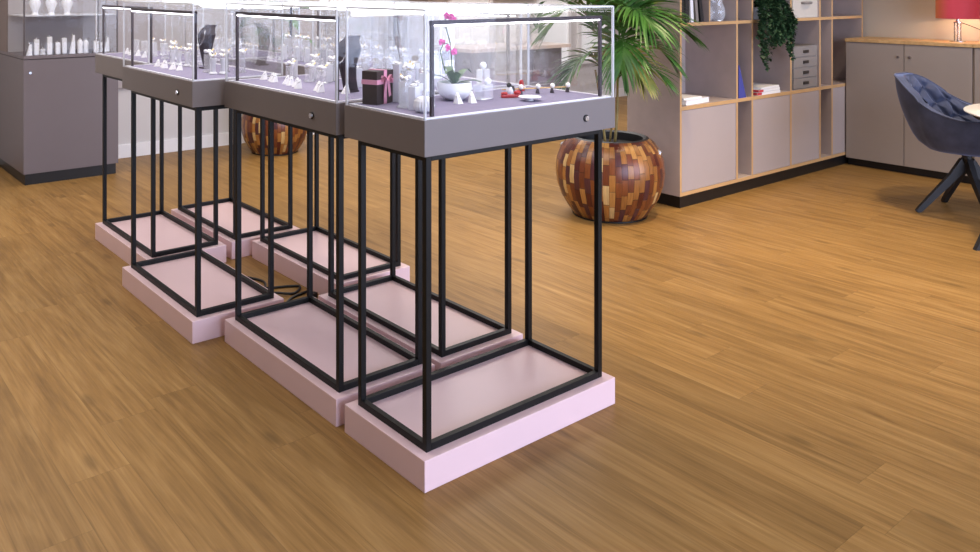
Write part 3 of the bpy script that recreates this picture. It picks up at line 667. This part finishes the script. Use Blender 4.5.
fr([P3(0, 0, .93), P3(.03, -.02, 1.18), P3(.12, -.06, 1.31), P3(.27, -.1, 1.31), P3(.40, -.14, 1.22)], seed=1, n=34, leaf=.32, lw=.009, hang=.55, start=.25)
fr([P3(0, 0, .93), P3(.0, -.05, 1.2), P3(.02, -.15, 1.36), P3(.06, -.3, 1.36), P3(.1, -.42, 1.27)], seed=2, n=32, leaf=.34, lw=.009, hang=.75, start=.3)
fr([P3(0, 0, .85), P3(.0, -.03, .98), P3(.01, -.08, 1.06), P3(.05, -.15, 1.03), P3(.10, -.22, .92)], seed=3, n=26, leaf=.26, lw=.009, hang=.8, start=.2, m='palmdry')
fr([P3(0, 0, .93), P3(.06, .02, 1.25), P3(.13, .04, 1.5), P3(.27, .05, 1.7), P3(.42, .05, 1.75)], seed=4, n=26, leaf=.34, hang=.5, start=.2)
fr([P3(-.1, 0, .95), P3(-.13, .0, 1.2), P3(-.22, -.05, 1.36), P3(-.36, -.08, 1.36), P3(-.47, -.1, 1.24)], seed=5, n=24, leaf=.3, hang=.5, start=.25)
fr([P3(-.1, 0, .95), P3(-.14, .04, 1.3), P3(-.22, .1, 1.6), P3(-.4, .14, 1.75), P3(-.55, .16, 1.7)], seed=6, n=24, leaf=.32, hang=.5, start=.2)
fr([P3(0, .05, .95), P3(.0, .1, 1.3), P3(.0, .2, 1.55), P3(-.06, .32, 1.62), P3(-.1, .45, 1.5)], seed=7, n=22, leaf=.3, hang=.5, start=.2)
fr([P3(0, -.1, .95), P3(-.03, -.16, 1.25), P3(-.05, -.25, 1.5), P3(-.12, -.4, 1.6), P3(-.2, -.5, 1.55)], seed=8, n=24, leaf=.32, hang=.5, start=.2)
fr([P3(.02, 0, .93), P3(.04, -.02, 1.3), P3(.1, -.12, 1.55), P3(.22, -.26, 1.62), P3(.34, -.34, 1.55)], seed=9, n=24, leaf=.34, hang=.6, start=.2)
fr([P3(0, 0, .9), P3(.05, -.06, .97), P3(.12, -.1, 1.01), P3(.2, -.16, .98), P3(.26, -.2, .90)], seed=10, n=12, leaf=.2, hang=.5, start=.3, lw=.008)
fr([P3(0, 0, .86), P3(.0, -.06, 1.08), P3(-.01, -.16, 1.18), P3(-.03, -.27, 1.12), P3(-.06, -.34, 1.0)], seed=12, n=28, leaf=.3, lw=.009, hang=.8, start=.2)
fr([P3(0, 0, .86), P3(.04, .0, 1.06), P3(.12, -.02, 1.15), P3(.24, -.05, 1.12), P3(.33, -.1, 1.02)], seed=13, n=28, leaf=.27, lw=.009, hang=.7, start=.2)
fr([P3(-.1, 0, .86), P3(-.14, -.03, 1.02), P3(-.22, -.06, 1.06), P3(-.32, -.1, .98), P3(-.38, -.12, .88)], seed=14, n=24, leaf=.24, lw=.009, hang=.7, start=.2)
# far planter with broad leaves
fp = thing('potted_shrub', 'broad-leaved plant in a round wood mosaic planter by the back wall', 'potted plant', (2.16, 4.93, 0), .7)
make_pot(fp, .87)
for k in range(5):
    a = k * 1.256; MB().tube(spline([(.05 * math.cos(a), .05 * math.sin(a), .40), (.1 * math.cos(a), .1 * math.sin(a), .8), (.2 * math.cos(a + .3), .2 * math.sin(a + .3), 1.2 + .06 * k)], 4), .008, 6).build('stem', 'stem', fp, smooth='all')
R2 = random.Random(4)
def broadleaf(parent, p, az, el, l, w, m='broad'):
    V = []; d = Vector((math.cos(az) * math.cos(el), math.sin(az) * math.cos(el), math.sin(el))); s = Vector((-math.sin(az), math.cos(az), 0)); q = Vector(p)
    for j in range(8):
        u = j / 7; ww = w * math.sin(PI * min(1, .04 + .95 * u)) ** .8
        V += [q - s * ww + Vector((0, 0, ww * .25)), q, q + s * ww + Vector((0, 0, ww * .25))]
        d = (d + Vector((0, 0, -.16))).normalized(); q = q + d * l / 7
    MB().add(V, [(3 * j + e, 3 * j + e + 1, 3 * j + e + 4, 3 * j + e + 3) for j in range(7) for e in (0, 1)]).build('leaf', m, parent, smooth='all', fix=False)
for k in range(26):
    a = k * 2.4; z = .62 + .75 * (k / 26); rr = .06 + .1 * (k / 26)
    broadleaf(fp, (rr * math.cos(a), rr * math.sin(a), z), a, R2.uniform(.1, .9), R2.uniform(.24, .36), R2.uniform(.045, .065))
for a in (1.72, 1.9):
    broadleaf(fp, (.13 * math.cos(a), .13 * math.sin(a), .47 + (a - 1.7) * .4), a, .55, .46, .06)
for a, z in ((1.75, .72), (1.5, .58), (2.0, .84)):
    broadleaf(fp, (.1 * math.cos(a), .1 * math.sin(a), z + .1), a, .35, .36, .045)

# ------------------------------------------------------------------ shelf wall unit
SX = [3.367, 4.07, 4.275, 4.835, 5.30, 5.505, 6.06]
YF, YB, T = 1.445, 1.885, .022
sh = thing('shelving_unit', 'tall mauve grey open shelving unit with doors below and pale plywood edges', 'shelving unit', (4.7, 1.66, 0))
def spart(mb, name, m, par=None):
    return mb.xf(Matrix.Translation((-4.7, -1.66, 0))).build(name, m, par or sh)
spart(MB().box(SX[0] + .02, SX[-1] - .02, YF + .015, YB - .02, 0, .083), 'plinth', 'plinthblack')
spart(MB().box(SX[0], SX[0] + T, YF, YB, .083, 2.2), 'side_panel', 'shelf')
spart(MB().box(SX[-1] - T, SX[-1], YF, YB, .083, 2.2), 'side_panel', 'shelf')
spart(MB().box(SX[0] + T, SX[-1] - T, YB - .012, YB, .083, 2.2), 'back_panel', 'shelfback')
ZS = [(.083, .108), (.668, .694), (1.243, 1.266), (1.80, 1.825), (2.178, 2.2)]
for z0, z1 in ZS: spart(MB().box(SX[0] + T, SX[-1] - T, YF, YB - .012, z0, z1), 'shelf_board', 'shelf')
for (a, b) in zip(ZS[:-1], ZS[1:]):
    for x in SX[1:-1]: spart(MB().box(x - T / 2, x + T / 2, YF, YB - .012, a[1], b[0]), 'divider', 'shelf')
spart(MB().box(3.712, 3.728, YF, YB - .012, ZS[2][1], ZS[3][0]), 'divider', 'shelf')
for i in (0, 2, 3, 5):
    x0 = SX[i] + (T if i == 0 else T / 2); x1 = SX[i + 1] - (T if i == 5 else T / 2)
    spart(MB().box(x0 + .002, x1 - .002, YF + .003, YF + .02, ZS[0][1] + .002, ZS[1][0] - .002, .001), 'door', 'shelfdoor')

# things on the shelf
r = thing('book', 'white book lying flat at left on the middle shelf, beside the palm', 'book', (3.62, 1.57, .694), .08)
MB().box(-.157, .157, -.09, .09, .003, .030).build('pages', 'paper', r); MB().box(-.16, .16, -.093, .093, 0, .003).box(-.16, .16, -.093, .093, .030, .033).box(-.16, -.157, -.093, .093, 0, .033).build('cover', 'white', r)
r = thing('book', 'thin grey-white booklet lying on top of the flat white book', 'book', (3.59, 1.57, .7272), .02)
MB().box(-.11, .11, -.075, .075, 0, .010, .001).build('cover', 'paper', r)
r = thing('book', 'blue upright folder leaning in the narrow shelf compartment', 'folder', (4.13, 1.50, .694))
MB().add([(-.03, -.05, 0), (.07, -.05, 0), (.07, .2, 0), (-.03, .2, 0), (-.03, -.05, .245), (-.022, -.05, .245), (-.022, .2, .245), (-.03, .2, .245)], [(3, 2, 1, 0), (4, 5, 6, 7), (0, 1, 5, 4), (1, 2, 6, 5), (2, 3, 7, 6), (3, 0, 4, 7)]).build('cover', 'bluebook', r)
for k, (w, z, dz, lab) in enumerate([(.165, .694, .022, 'white catalogue, bottom of the flat stack right of the blue folder'), (.16, .7165, .02, 'white catalogue with red spine in the middle of the flat stack'), (.15, .737, .016, 'white catalogue on top of the flat stack with red spine')]):
    r = thing('catalogue', lab, 'catalogue', (4.52 + .006 * k, 1.555, z), .04 * k, 'stacked white catalogues')
    MB().box(-w, w, -.105, .105, 0, dz - .001, .001).build('pages', 'paper', r)
    if k != 2: MB().box(-w - .002, -w + .06, -.1065, -.1051, .002, dz - .002).box(-w - .0015, -w - .0002, -.1, .1, .002, dz - .002).build('spine', 'redspine', r)
r = thing('drawer_box', 'grey desktop box of four small drawers with dark handles on the middle shelf', 'drawer box', (5.085, 1.62, .694))
bx = MB().box(-.2, .2, -.155, .15, 0, .345, .003).build('case', 'drawer', r)
for k in range(4):
    d = MB().box(-.19, .19, -.165, -.1552, .008 + k * .084, .086 + k * .084, .003).build('drawer', 'drawer', r)
    MB().box(-.04, .04, -.1725, -.1652, .036 + k * .084, .06 + k * .084, .002).build('handle', 'drawerdark', d)
r = thing('storage_box', 'pale linen storage box with grey pull handle on the upper shelf', 'box', (5.09, 1.62, 1.266))
MB().box(-.2, .2, -.16, .15, 0, .25, .006).build('body', 'linen', r); MB().tube(spline([(-.06, -.162, .12), (-.05, -.182, .12), (.05, -.182, .12), (.06, -.162, .12)], 4), .011, 8).build('handle', 'drawer', r, smooth='all')
for k, (x, w, lean, m, lab) in enumerate([(3.418, .05, 0, 'blackbook', 'black ring binder upright at far left of the upper shelf'), (3.475, .045, .0, 'blackbook', 'second black binder from the left on the upper shelf'), (3.535, .034, .07, 'paper', 'white folder leaning against the black binders'), (3.595, .03, .12, 'drawer', 'grey folder leaning behind the white folder'), (3.652, .034, .16, 'blackbook', 'black folder leaning at the right of the upper shelf books')]):
    r = thing('binder', lab, 'binder', (x, 1.56, 1.266), 0, 'binders on the upper shelf')
    b = MB().box(-w / 2, w / 2, -.1, .12, 0, .3, .001).xf(Matrix.Translation((math.sin(lean) * .01, 0, math.sin(lean) * w / 2)) @ Matrix.Rotation(-lean, 4, 'Y'))
    b.build('cover', m, r)
    MB().box(-w / 2 + .003, w / 2 - .003, -.096, .116, .3002, .302).xf(Matrix.Translation((math.sin(lean) * .01, 0, math.sin(lean) * w / 2)) @ Matrix.Rotation(-lean, 4, 'Y')).build('pages', 'paper', r)
for x, h, lab in ((3.82, .13, 'round clear glass vase on upper shelf, nearer the binders'), (3.97, .16, 'clear glass vase on upper shelf, further from the binders')):
    r = thing('glass_vase', lab, 'vase', (x, 1.55, 1.266))
    MB().lathe([(0, .004), (.045, .004), (.062, .04), (.06, .08), (.04, h - .02), (.045, h)], 24).build('bowl', 'acrylic', r, smooth=True)
    MB().lathe([(0, 0), (.05, 0), (.05, .0038), (0, .0038)], 24).build('base', 'silver', r, smooth=True)
# trailing ivy
iv = thing('trailing_ivy', 'dark green ivy trailing over the edge of the upper shelf', 'hanging plant', (4.50, 1.55, 1.266))
MB().lathe([(0, 0), (.06, 0), (.085, .11), (.09, .125), (.08, .125), (.075, .1), (0, .1)], 24).build('pot', 'white', iv, smooth=True)
R3 = random.Random(11); lf = MB(); vines = MB()
def ivleaf(p, az, el, s):
    d = Vector((math.cos(az) * math.cos(el), math.sin(az) * math.cos(el), math.sin(el))); sd = d.cross(Vector((0, 0, 1))).normalized(); q = Vector(p)
    lf.add([q, q + d * s * .35 + sd * s * .5, q + d * s * 1.1, q + d * s * .35 - sd * s * .5], [(0, 1, 2), (0, 2, 3)])
for k in range(46):
    x = R3.uniform(-.24, .27); l = R3.uniform(.02, .2)
    if k < 5: x = -.14 + R3.uniform(-.05, .05); l = .36 - .03 * k
    elif k < 10: x = .2 + R3.uniform(-.05, .06); l = .30 - .03 * (k - 5)
    pts = spline([(x * .3, -.03, .10), (x * .7, -.10, .16), (x, -.135 - R3.uniform(.005, .04), .03), (x + R3.uniform(-.03, .03), -.145 - R3.uniform(.0, .03), -l * .5), (x + R3.uniform(-.04, .04), -.145 - R3.uniform(.0, .02), -l)], 7)
    vines.tube(pts, .0016, 4)
    for p in pts[2:]:
        for _ in range(4): ivleaf(p + Vector((R3.uniform(-.016, .016), R3.uniform(-.014, .004), R3.uniform(-.012, .012))), R3.uniform(PI, 2 * PI), R3.uniform(-1.1, .5), R3.uniform(.022, .036))
for k in range(420):
    a = R3.uniform(0, 2 * PI); rr = R3.uniform(.03, .2)
    ivleaf((rr * math.cos(a) * 1.1, max(-.13, min(.13, rr * math.sin(a))), R3.uniform(.1, .3)), R3.uniform(0, 6.28), R3.uniform(-.6, .8), R3.uniform(.02, .032))
vines.build('vines', 'leafdark', iv); lf.build('foliage', 'ivy', iv, fix=False)

# ------------------------------------------------------------------ sideboards by the beige wall
def sideboard(label, y1, widths, lockside):
    r = thing('sideboard', label, 'sideboard', (5.94, (y1 + y1 - sum(widths) - .008) / 2, 0), 0, 'taupe sideboards along the beige wall')
    cy = r.location.y; y0 = y1 - sum(widths) - .008
    def p(mb, n, m, par=None): return mb.xf(Matrix.Translation((-5.94, -cy, 0))).build(n, m, par or r)
    p(MB().box(5.77, 6.13, y0 + .005, y1 - .005, 0, .06), 'plinth', 'plinthblack')
    p(MB().box(5.75, 6.14, y0, y1, .06, 1.05, .001), 'carcass', 'side')
    p(MB().box(5.724, 6.145, y0, y1, 1.0503, 1.078, .002), 'top', 'oak')
    y = y1 - .004
    for i, w in enumerate(widths):
        d = p(MB().box(5.732, 5.7495, y - w + .003, y - .003, .064, 1.046, .0015), 'door', 'side')
        ly = y - w + .045 if i == 0 else y - .045
        bm = bmesh.new(); bmesh.ops.create_cone(bm, cap_ends=True, segments=16, radius1=.013, radius2=.011, depth=.008)
        p(MB().bm(bm, Matrix.Translation((5.7278, ly, .945)) @ Matrix.Rotation(-PI / 2, 4, 'Y')), 'lock', 'chrome', d)
        y -= w
    return r
sideboard('taupe two-door sideboard with plywood top behind the blue chair, next to the shelving unit', 1.444, [.462, .487], 0)
sideboard('taupe sideboard at the right edge of the picture, beyond the two-door one', .485, [.475, .475], 0)

# table lamp
lp = thing('table_lamp', 'table lamp with red drum shade on a glass base, on the sideboard', 'table lamp', (5.95, .668, 1.0783))
MB().lathe([(.148, .185), (.15, .185), (.15, .44), (.148, .44)], 48).build('shade', 'shade', lp, smooth=True)
MB().lathe([(0, 0), (.055, 0), (.055, .006), (0, .006)], 32).build('base', 'chrome', lp, smooth=True)
MB().lathe([(.026, .0065), (.026, .15)], 24).build('glass_column', 'lampglass', lp, smooth='all')
MB().lathe([(0, .1503), (.03, .1503), (.03, .158), (.014, .162), (.014, .2), (0, .2)], 20).build('socket', 'chrome', lp, smooth=True)
MB().tube([(0, 0, .0065), (0, 0, .15)], .004, 8).build('rod', 'chrome', lp, smooth='all')
MB().ball((0, 0, .25), .03).build('bulb', emit('warm_bulb', (255, 205, 140), 10), lp, smooth='all')
MB().tube([(-.147, 0, .19), (.147, 0, .19)], .002, 6).tube([(0, -.147, .19), (0, .147, .19)], .002, 6).build('spider', 'chrome', lp)
MB().tube(spline([(.03, -.005, .155), (.06, -.06, .13), (.1, -.14, .09), (.13, -.25, .03), (.14, -.32, .004)], 5), .0025, 6).build('cord', 'cable', lp, smooth='all')

# ------------------------------------------------------------------ chair and table
def tub_chair(loc, rz):
    r = thing('tub_chair', 'blue velvet tub armchair with button-tufted back and black splayed legs', 'armchair', loc, rz)
    # faces local +x; back towards -x
    NA, NZ = 40, 10
    def rim(a):            # a: 0 at back, +-1 at arm tip
        u = abs(a); s = max(0, min(1, (u - .13) / .66)); s = s * s * (3 - 2 * s)
        return .90 - .24 * s
    def pos(a, h, off):
        th = PI + a * 2.15; rr = .262 + .150 * (1 - (1 - min(h, 1)) ** 1.9) * (1 - .42 * abs(a)) + .012 * (1 - abs(a)) * h - .04 * max(0, .12 - h) / .12 - off
        zb = .425
        z = zb + (rim(a) - zb) * h
        x = rr * math.cos(th) * (1.0 if abs(a) < .5 else 1.08); y = rr * math.sin(th) * 1.02
        if abs(a) > .6: x += (abs(a) - .6) * .20
        return Vector((x, y, z))
    V = []; 
    for i in range(NA + 1):
        a = i / NA * 2 - 1
        for j in range(NZ + 1): V.append(pos(a, j / NZ, 0))
    n1 = len(V)
    for i in range(NA + 1):
        a = i / NA * 2 - 1
        for j in range(NZ + 1): V.append(pos(a, j / NZ, .055 if j < NZ else .05))
    w = NZ + 1; fs = []
    for i in range(NA):
        for j in range(NZ):
            k = i * w + j; fs += [(k, k + w, k + w + 1, k + 1), (n1 + k, n1 + k + 1, n1 + k + w + 1, n1 + k + w)]
        fs += [(i * w + NZ, (i + 1) * w + NZ, n1 + (i + 1) * w + NZ, n1 + i * w + NZ), (i * w, n1 + i * w, n1 + (i + 1) * w, (i + 1) * w)]
    for i in (0, NA):
        for j in range(NZ): k = i * w + j; fs.append((k, k + 1, n1 + k + 1, n1 + k))
    MB().add(V, fs).build('shell', 'velvet', r, smooth=True)
    # tufted pad on the inside of the back
    V = []; A2, Z2 = 84, 34
    for i in range(A2 + 1):
        a = (i / A2 * 2 - 1) * .80
        for j in range(Z2 + 1):
            h = .40 + .575 * j / Z2
            gx, gz = a / .23, (h - .45) / .19
            f1 = abs((gx + .5 * gz) % 1 - .5) * 2; f2 = abs((gx - .5 * gz) % 1 - .5) * 2
            puff = .036 * (1 - max(f1, f2) ** 2.5)
            edge = min(1, (1 - abs(a) / .80) * 7, (h - .40) * 12, (.985 - h) * 14)
            V.append(pos(a, h, .056 + max(.002, puff) * max(0, edge)))
    ww = Z2 + 1
    MB().add(V, [(i * ww + j, i * ww + j + 1, (i + 1) * ww + j + 1, (i + 1) * ww + j) for i in range(A2) for j in range(Z2)]).build('tufted_pad', 'velvet', r, smooth='all')
    bt = MB()
    for jj in range(0, 3):
        for ii in range(-3, 4):
            a = (ii + (.5 if jj % 2 else 0)) * .23; h = .45 + .19 * jj
            if abs(a) < .72 and h < .95: bt.ball(pos(a, h, .060), .009, u=8, v=6)
    bt.build('buttons', 'velvet', r, smooth='all')
    rimp = [pos(i / 40 * 2 - 1, 1, -.002) + Vector((0, 0, .001)) for i in range(41)]
    MB().tube(rimp, .006, 8).build('piping', 'velvet', r, smooth='all')
    bm = bmesh.new(); bmesh.ops.create_cube(bm, size=1); bmesh.ops.subdivide_edges(bm, edges=bm.edges[:], cuts=6, use_grid_fill=True)
    for v in bm.verts:
        p = v.co * 2; x, y = p.x * math.sqrt(1 - p.y * p.y / 2 * .8), p.y * math.sqrt(1 - p.x * p.x / 2 * .8)
        v.co = (x * .23 + .03, y * .215, .47 + p.z * .045 + (.012 * (1 - p.x * p.x) * (1 - p.y * p.y) if p.z > .9 else 0))
    MB().bm(bm).build('seat', 'velvet', r, smooth=True)
    MB().lathe([(0, .36), (.03, .36), (.03, .39), (.1, .41), (.1, .424), (0, .424)], 20).build('swivel_plate', 'legblk', r, smooth=True)
    MB().lathe([(0, .27), (.024, .27), (.026, .3), (.024, .3598), (0, .3598)], 16).build('column', 'legblk', r, smooth=True)
    for k in range(4):
        a = PI / 4 + k * PI / 2 - rz
        c, s = math.cos(a), math.sin(a)
        V = []
        for (d, z, wd, hh) in [(.022, .335, .017, .035), (.10, .235, .016, .024), (.20, .125, .015, .020), (.295, .02, .014, .016), (.315, .0, .0135, .012)]:
            for (q, e) in ((-1, -1), (1, -1), (1, 1), (-1, 1)):
                zz = max(0, z + e * hh); V.append((c * (d + e * hh * .5) - s * q * wd, s * (d + e * hh * .5) + c * q * wd, zz))
        fs = [(3, 2, 1, 0), (16, 17, 18, 19)] + [(4 * i + j, 4 * i + (j + 1) % 4, 4 * i + 4 + (j + 1) % 4, 4 * i + 4 + j) for i in range(4) for j in range(4)]
        MB().add(V, fs).build('leg', 'legblk', r)
    return r
tub_chair((4.78, .205, 0), -1.45)
tb = thing('round_table', 'white round table with black legs at the right edge of the picture', 'table', (4.55, -.54, 0))
MB().lathe([(0, .742), (.635, .742), (.65, .748), (.65, .754), (.645, .757), (0, .757)], 72).build('tabletop', 'tabletop', tb, smooth=True)
MB().lathe([(0, .715), (.60, .715), (.63, .7418), (0, .7418)], 64).build('underframe', 'legblk', tb, smooth=True)
for a, d in ((2.54, .73), (4.63, .6), (.43, .6)):
    c, s = math.cos(a), math.sin(a); V = []
    for t in (0, 1):
        dd = d if t == 0 else d * .5; z = 0 if t == 0 else .715; w = .014 if t == 0 else .022
        V += [(c * (dd - w) - s * w, s * (dd - w) + c * w, z), (c * (dd + w) - s * w, s * (dd + w) + c * w, z), (c * (dd + w) + s * w, s * (dd + w) - c * w, z), (c * (dd - w) + s * w, s * (dd - w) - c * w, z)]
    MB().add(V, [(0, 1, 2, 3), (7, 6, 5, 4)] + [(i, (i + 1) % 4, 4 + (i + 1) % 4, 4 + i) for i in range(4)]).build('leg', 'legblk', tb)

# ------------------------------------------------------------------ tall glass cabinet at the left
lc = thing('vitrine_cabinet', 'dark mauve cabinet with black plinth and glass vitrine on top at the far left', 'cabinet', (.36, 5.17, 0))
def lp_(mb, n, m, par=None, **k): return mb.xf(Matrix.Translation((-.36, -5.17, 0))).build(n, m, par or lc, **k)
lp_(MB().box(.015, .70, 4.91, 5.84, 0, .085), 'plinth', 'plinthblack')
lp_(MB().box(0, .715, 4.893, 5.85, .0853, .955, .002), 'body', 'cab')
lp_(MB().box(0, .715, 4.89, 5.85, .962, .985, .002), 'top', 'cab'); lp_(MB().box(.004, .711, 4.9, 5.84, .9552, .9618), 'shadow_gap', 'seamdark')
bm = bmesh.new(); bmesh.ops.create_cone(bm, cap_ends=True, segments=16, radius1=.013, radius2=.011, depth=.008)
lp_(MB().bm(bm, Matrix.Translation((.047, 4.889, .857)) @ Matrix.Rotation(PI / 2, 4, 'X')), 'lock', 'chrome', smooth=True)
for q in [((.006, 4.9), (.709, 4.9)), ((.709, 4.9), (.709, 5.44)), ((.006, 5.44), (.006, 4.9))]:
    lp_(MB().quad((*q[0], .985), (*q[1], .985), (*q[1], 1.98), (*q[0], 1.98)), 'glass_pane', 'glass', fix=False)
lp_(MB().box(.006, .709, 5.435, 5.445, .985, 1.98), 'back_panel', 'panel')
e = MB()
for x, y in ((.006, 4.9), (.709, 4.9)): e.box(x - .005, x + .005, y - .005, y + .005, .9853, 1.98)
lp_(e, 'corner_edge', 'seamdark')
lp_(MB().box(0, .715, 4.89, 5.45, 1.98, 2.05, .002), 'canopy', 'cab')
lp_(MB().box(.012, .703, 4.96, 5.43, 1.285, 1.293), 'glass_shelf', 'frost')
lp_(MB().box(0, .715, 5.4503, 5.85, .9853, 2.05, .002), 'upper_cupboard', 'cab2')
hs = [(.055, .055, 0), (.115, .078, 1), (.165, .03, 2), (.205, .09, 1), (.27, .06, 1), (.325, .08, 1), (.375, .095, 3), (.44, .07, 2), (.49, .065, 2), (.56, .06, 1), (.615, .05, 2), (.655, .075, 3)]
for n, (x, h, kd) in enumerate(hs):
    h *= 1.55
    r = thing('display_stand', 'white jewellery stand, %s along the vitrine cabinet front' % ('leftmost' if n == 0 else 'rightmost' if n == len(hs) - 1 else ordin(n) + ' from left'), 'jewellery stand', (x, 4.965 + .02 * (n % 3), .9855), 0, 'white stands in the vitrine cabinet')
    if kd == 1: MB().box(-.018, .018, -.014, .014, 0, h, .004).build('column', 'white', r)
    elif kd == 2: MB().lathe([(0, 0), (.024, 0), (.02, h * .5), (.024, h * .8), (.012, h), (0, h)], 12).build('body', 'white', r, smooth=True)
    else: MB().add([(-.02, -.014, 0), (.02, -.014, 0), (.02, .014, 0), (-.02, .014, 0), (.004, -.01, h), (.018, -.01, h), (.018, .01, h), (.004, .01, h)], [(3, 2, 1, 0), (4, 5, 6, 7), (0, 1, 5, 4), (1, 2, 6, 5), (2, 3, 7, 6), (3, 0, 4, 7)]).build('body', 'white', r)
    MB().ball((0, 0, h + .006), .007, u=8, v=6).build('jewel', 'silver', r, smooth='all')
for n, x in enumerate((.12, .24, .36)):
    r = thing('draped_bust', 'white necklace bust %s on the glass shelf of the vitrine cabinet' % ('at left', 'in middle', 'at right')[n], 'necklace bust', (x, 5.05, 1.2933))
    MB().lathe([(0, 0), (.03, 0), (.02, .02), (.03, .05), (.045, .09), (.035, .12), (.016, .14), (.016, .17), (0, .17)], 16).build('body', 'white', r, smooth=True)

# ------------------------------------------------------------------ things at the back of the shop
ct = thing('service_counter', 'long grey service counter with a pale top along the back wall', 'counter', (5.75, 5.12, 0))
MB().box(-1.2, .2, -.26, .3, 0, .805, .003).build('body', 'cab', ct); MB().box(-1.3, .28, -.34, .32, .8053, .845, .004).build('top', 'ctop', ct)
for x in (-.75, -.3): MB().box(x, x + .012, -.263, -.2602, .06, .78).build('panel_seam', 'seamdark', ct)
def pillow(label, loc, rz, sx, sz):
    mb = MB(); V = []; n = 12
    for s in (-1, 1):
        for i in range(n + 1):
            for j in range(n + 1):
                u, v = i / n * 2 - 1, j / n * 2 - 1
                V.append((u * sx * (1 - .08 * v * v), s * .07 * ((1 - u ** 4) * (1 - v ** 4)) ** .6, sz + v * sz * (1 - .08 * u * u)))
    w = n + 1; fs = [(b + i * w + j, b + (i + 1) * w + j, b + (i + 1) * w + j + 1, b + i * w + j + 1) for b in (0, w * w) for i in range(n) for j in range(n)]
    return tag(mb.add(V, fs).build('display_pillow', 'white', loc=loc, rz=rz, smooth='all'), label, 'pillow')
pillow('large white display pillow standing on the service counter', (5.3, 4.98, .846), .1, .2, .13)
pl = thing('potted_bush', 'slim green plant in a white pot on the service counter', 'potted plant', (5.8, 5.12, .8455))
MB().lathe([(0, 0), (.06, 0), (.08, .12), (.07, .12), (0, .1)], 20).build('pot', 'white', pl, smooth=True)
for k in range(16):
    a = k * 2.4; broadleaf(pl, (.02 * math.cos(a), .02 * math.sin(a), .11 + .02 * k), a, 1.0, .2, .03)
tag(MB().box(-.35, .35, -.012, .012, -.3, .3, .003).build('wall_picture', 'redart', loc=(7.95, 5.485, 1.25)), 'muted red picture on the back wall, right of the windows', 'picture')

# ------------------------------------------------------------------ lights
def area(name, loc, rot, sx, sy, power, rgb):
    l = bpy.data.lights.new(name, 'AREA'); l.shape = 'RECTANGLE'; l.size = sx; l.size_y = sy; l.energy = power; l.color = rgb
    o = bpy.data.objects.new(name, l); COL.objects.link(o); o.location = loc; o.rotation_euler = rot; return o
def spot(name, loc, power, rgb, ang=75, blend=.7, r=.08, rot=(0, 0, 0)):
    l = bpy.data.lights.new(name, 'SPOT'); l.energy = power; l.color = rgb; l.spot_size = math.radians(ang); l.spot_blend = blend; l.shadow_soft_size = r
    o = bpy.data.objects.new(name, l); COL.objects.link(o); o.location = loc; o.rotation_euler = rot; return o
area('front_window_light', (3.1, -6.2, 1.6), (PI / 2, 0, 0), 9.6, 2.9, 700, (.64, .74, 1.))
area('ceiling_panel_light', (.4, 1.2, 2.97), (0, 0, 0), 1.6, 3.2, 75, (1, .97, .95))
area('ceiling_panel_light', (4.2, 3.6, 2.97), (0, 0, 0), 4., 2., 130, (1, .96, .93))
area('ceiling_panel_light', (-1.2, 3.6, 2.97), (0, 0, 0), 2.5, 2.5, 70, (1, .96, .92))
spot('warm_ceiling_spot', (2.7, .5, 2.95), 230, (1, .80, .52), 80)
spot('warm_ceiling_spot', (4.1, .1, 2.95), 170, (1, .82, .56), 80)
spot('warm_ceiling_spot', (1.6, 3.2, 2.95), 60, (1, .84, .6), 90)
spot('warm_ceiling_spot', (4.9, .35, 2.95), 80, (1, .86, .66), 95)
pl_ = bpy.data.lights.new('lamp_light', 'POINT'); pl_.energy = 5; pl_.color = (1, .72, .4); pl_.shadow_soft_size = .03
po = bpy.data.objects.new('lamp_light', pl_); COL.objects.link(po); po.location = (5.95, .668, 1.3)

w = bpy.data.worlds.new('world'); S.world = w; w.use_nodes = True
w.node_tree.nodes['Background'].inputs[0].default_value = (.92, .89, .88, 1); w.node_tree.nodes['Background'].inputs[1].default_value = .32
S.view_settings.view_transform = 'Standard'; S.view_settings.look = 'None'; S.view_settings.exposure = .12; S.view_settings.gamma = .93
S.cycles.transparent_max_bounces = 40
S.cycles.max_bounces = 8
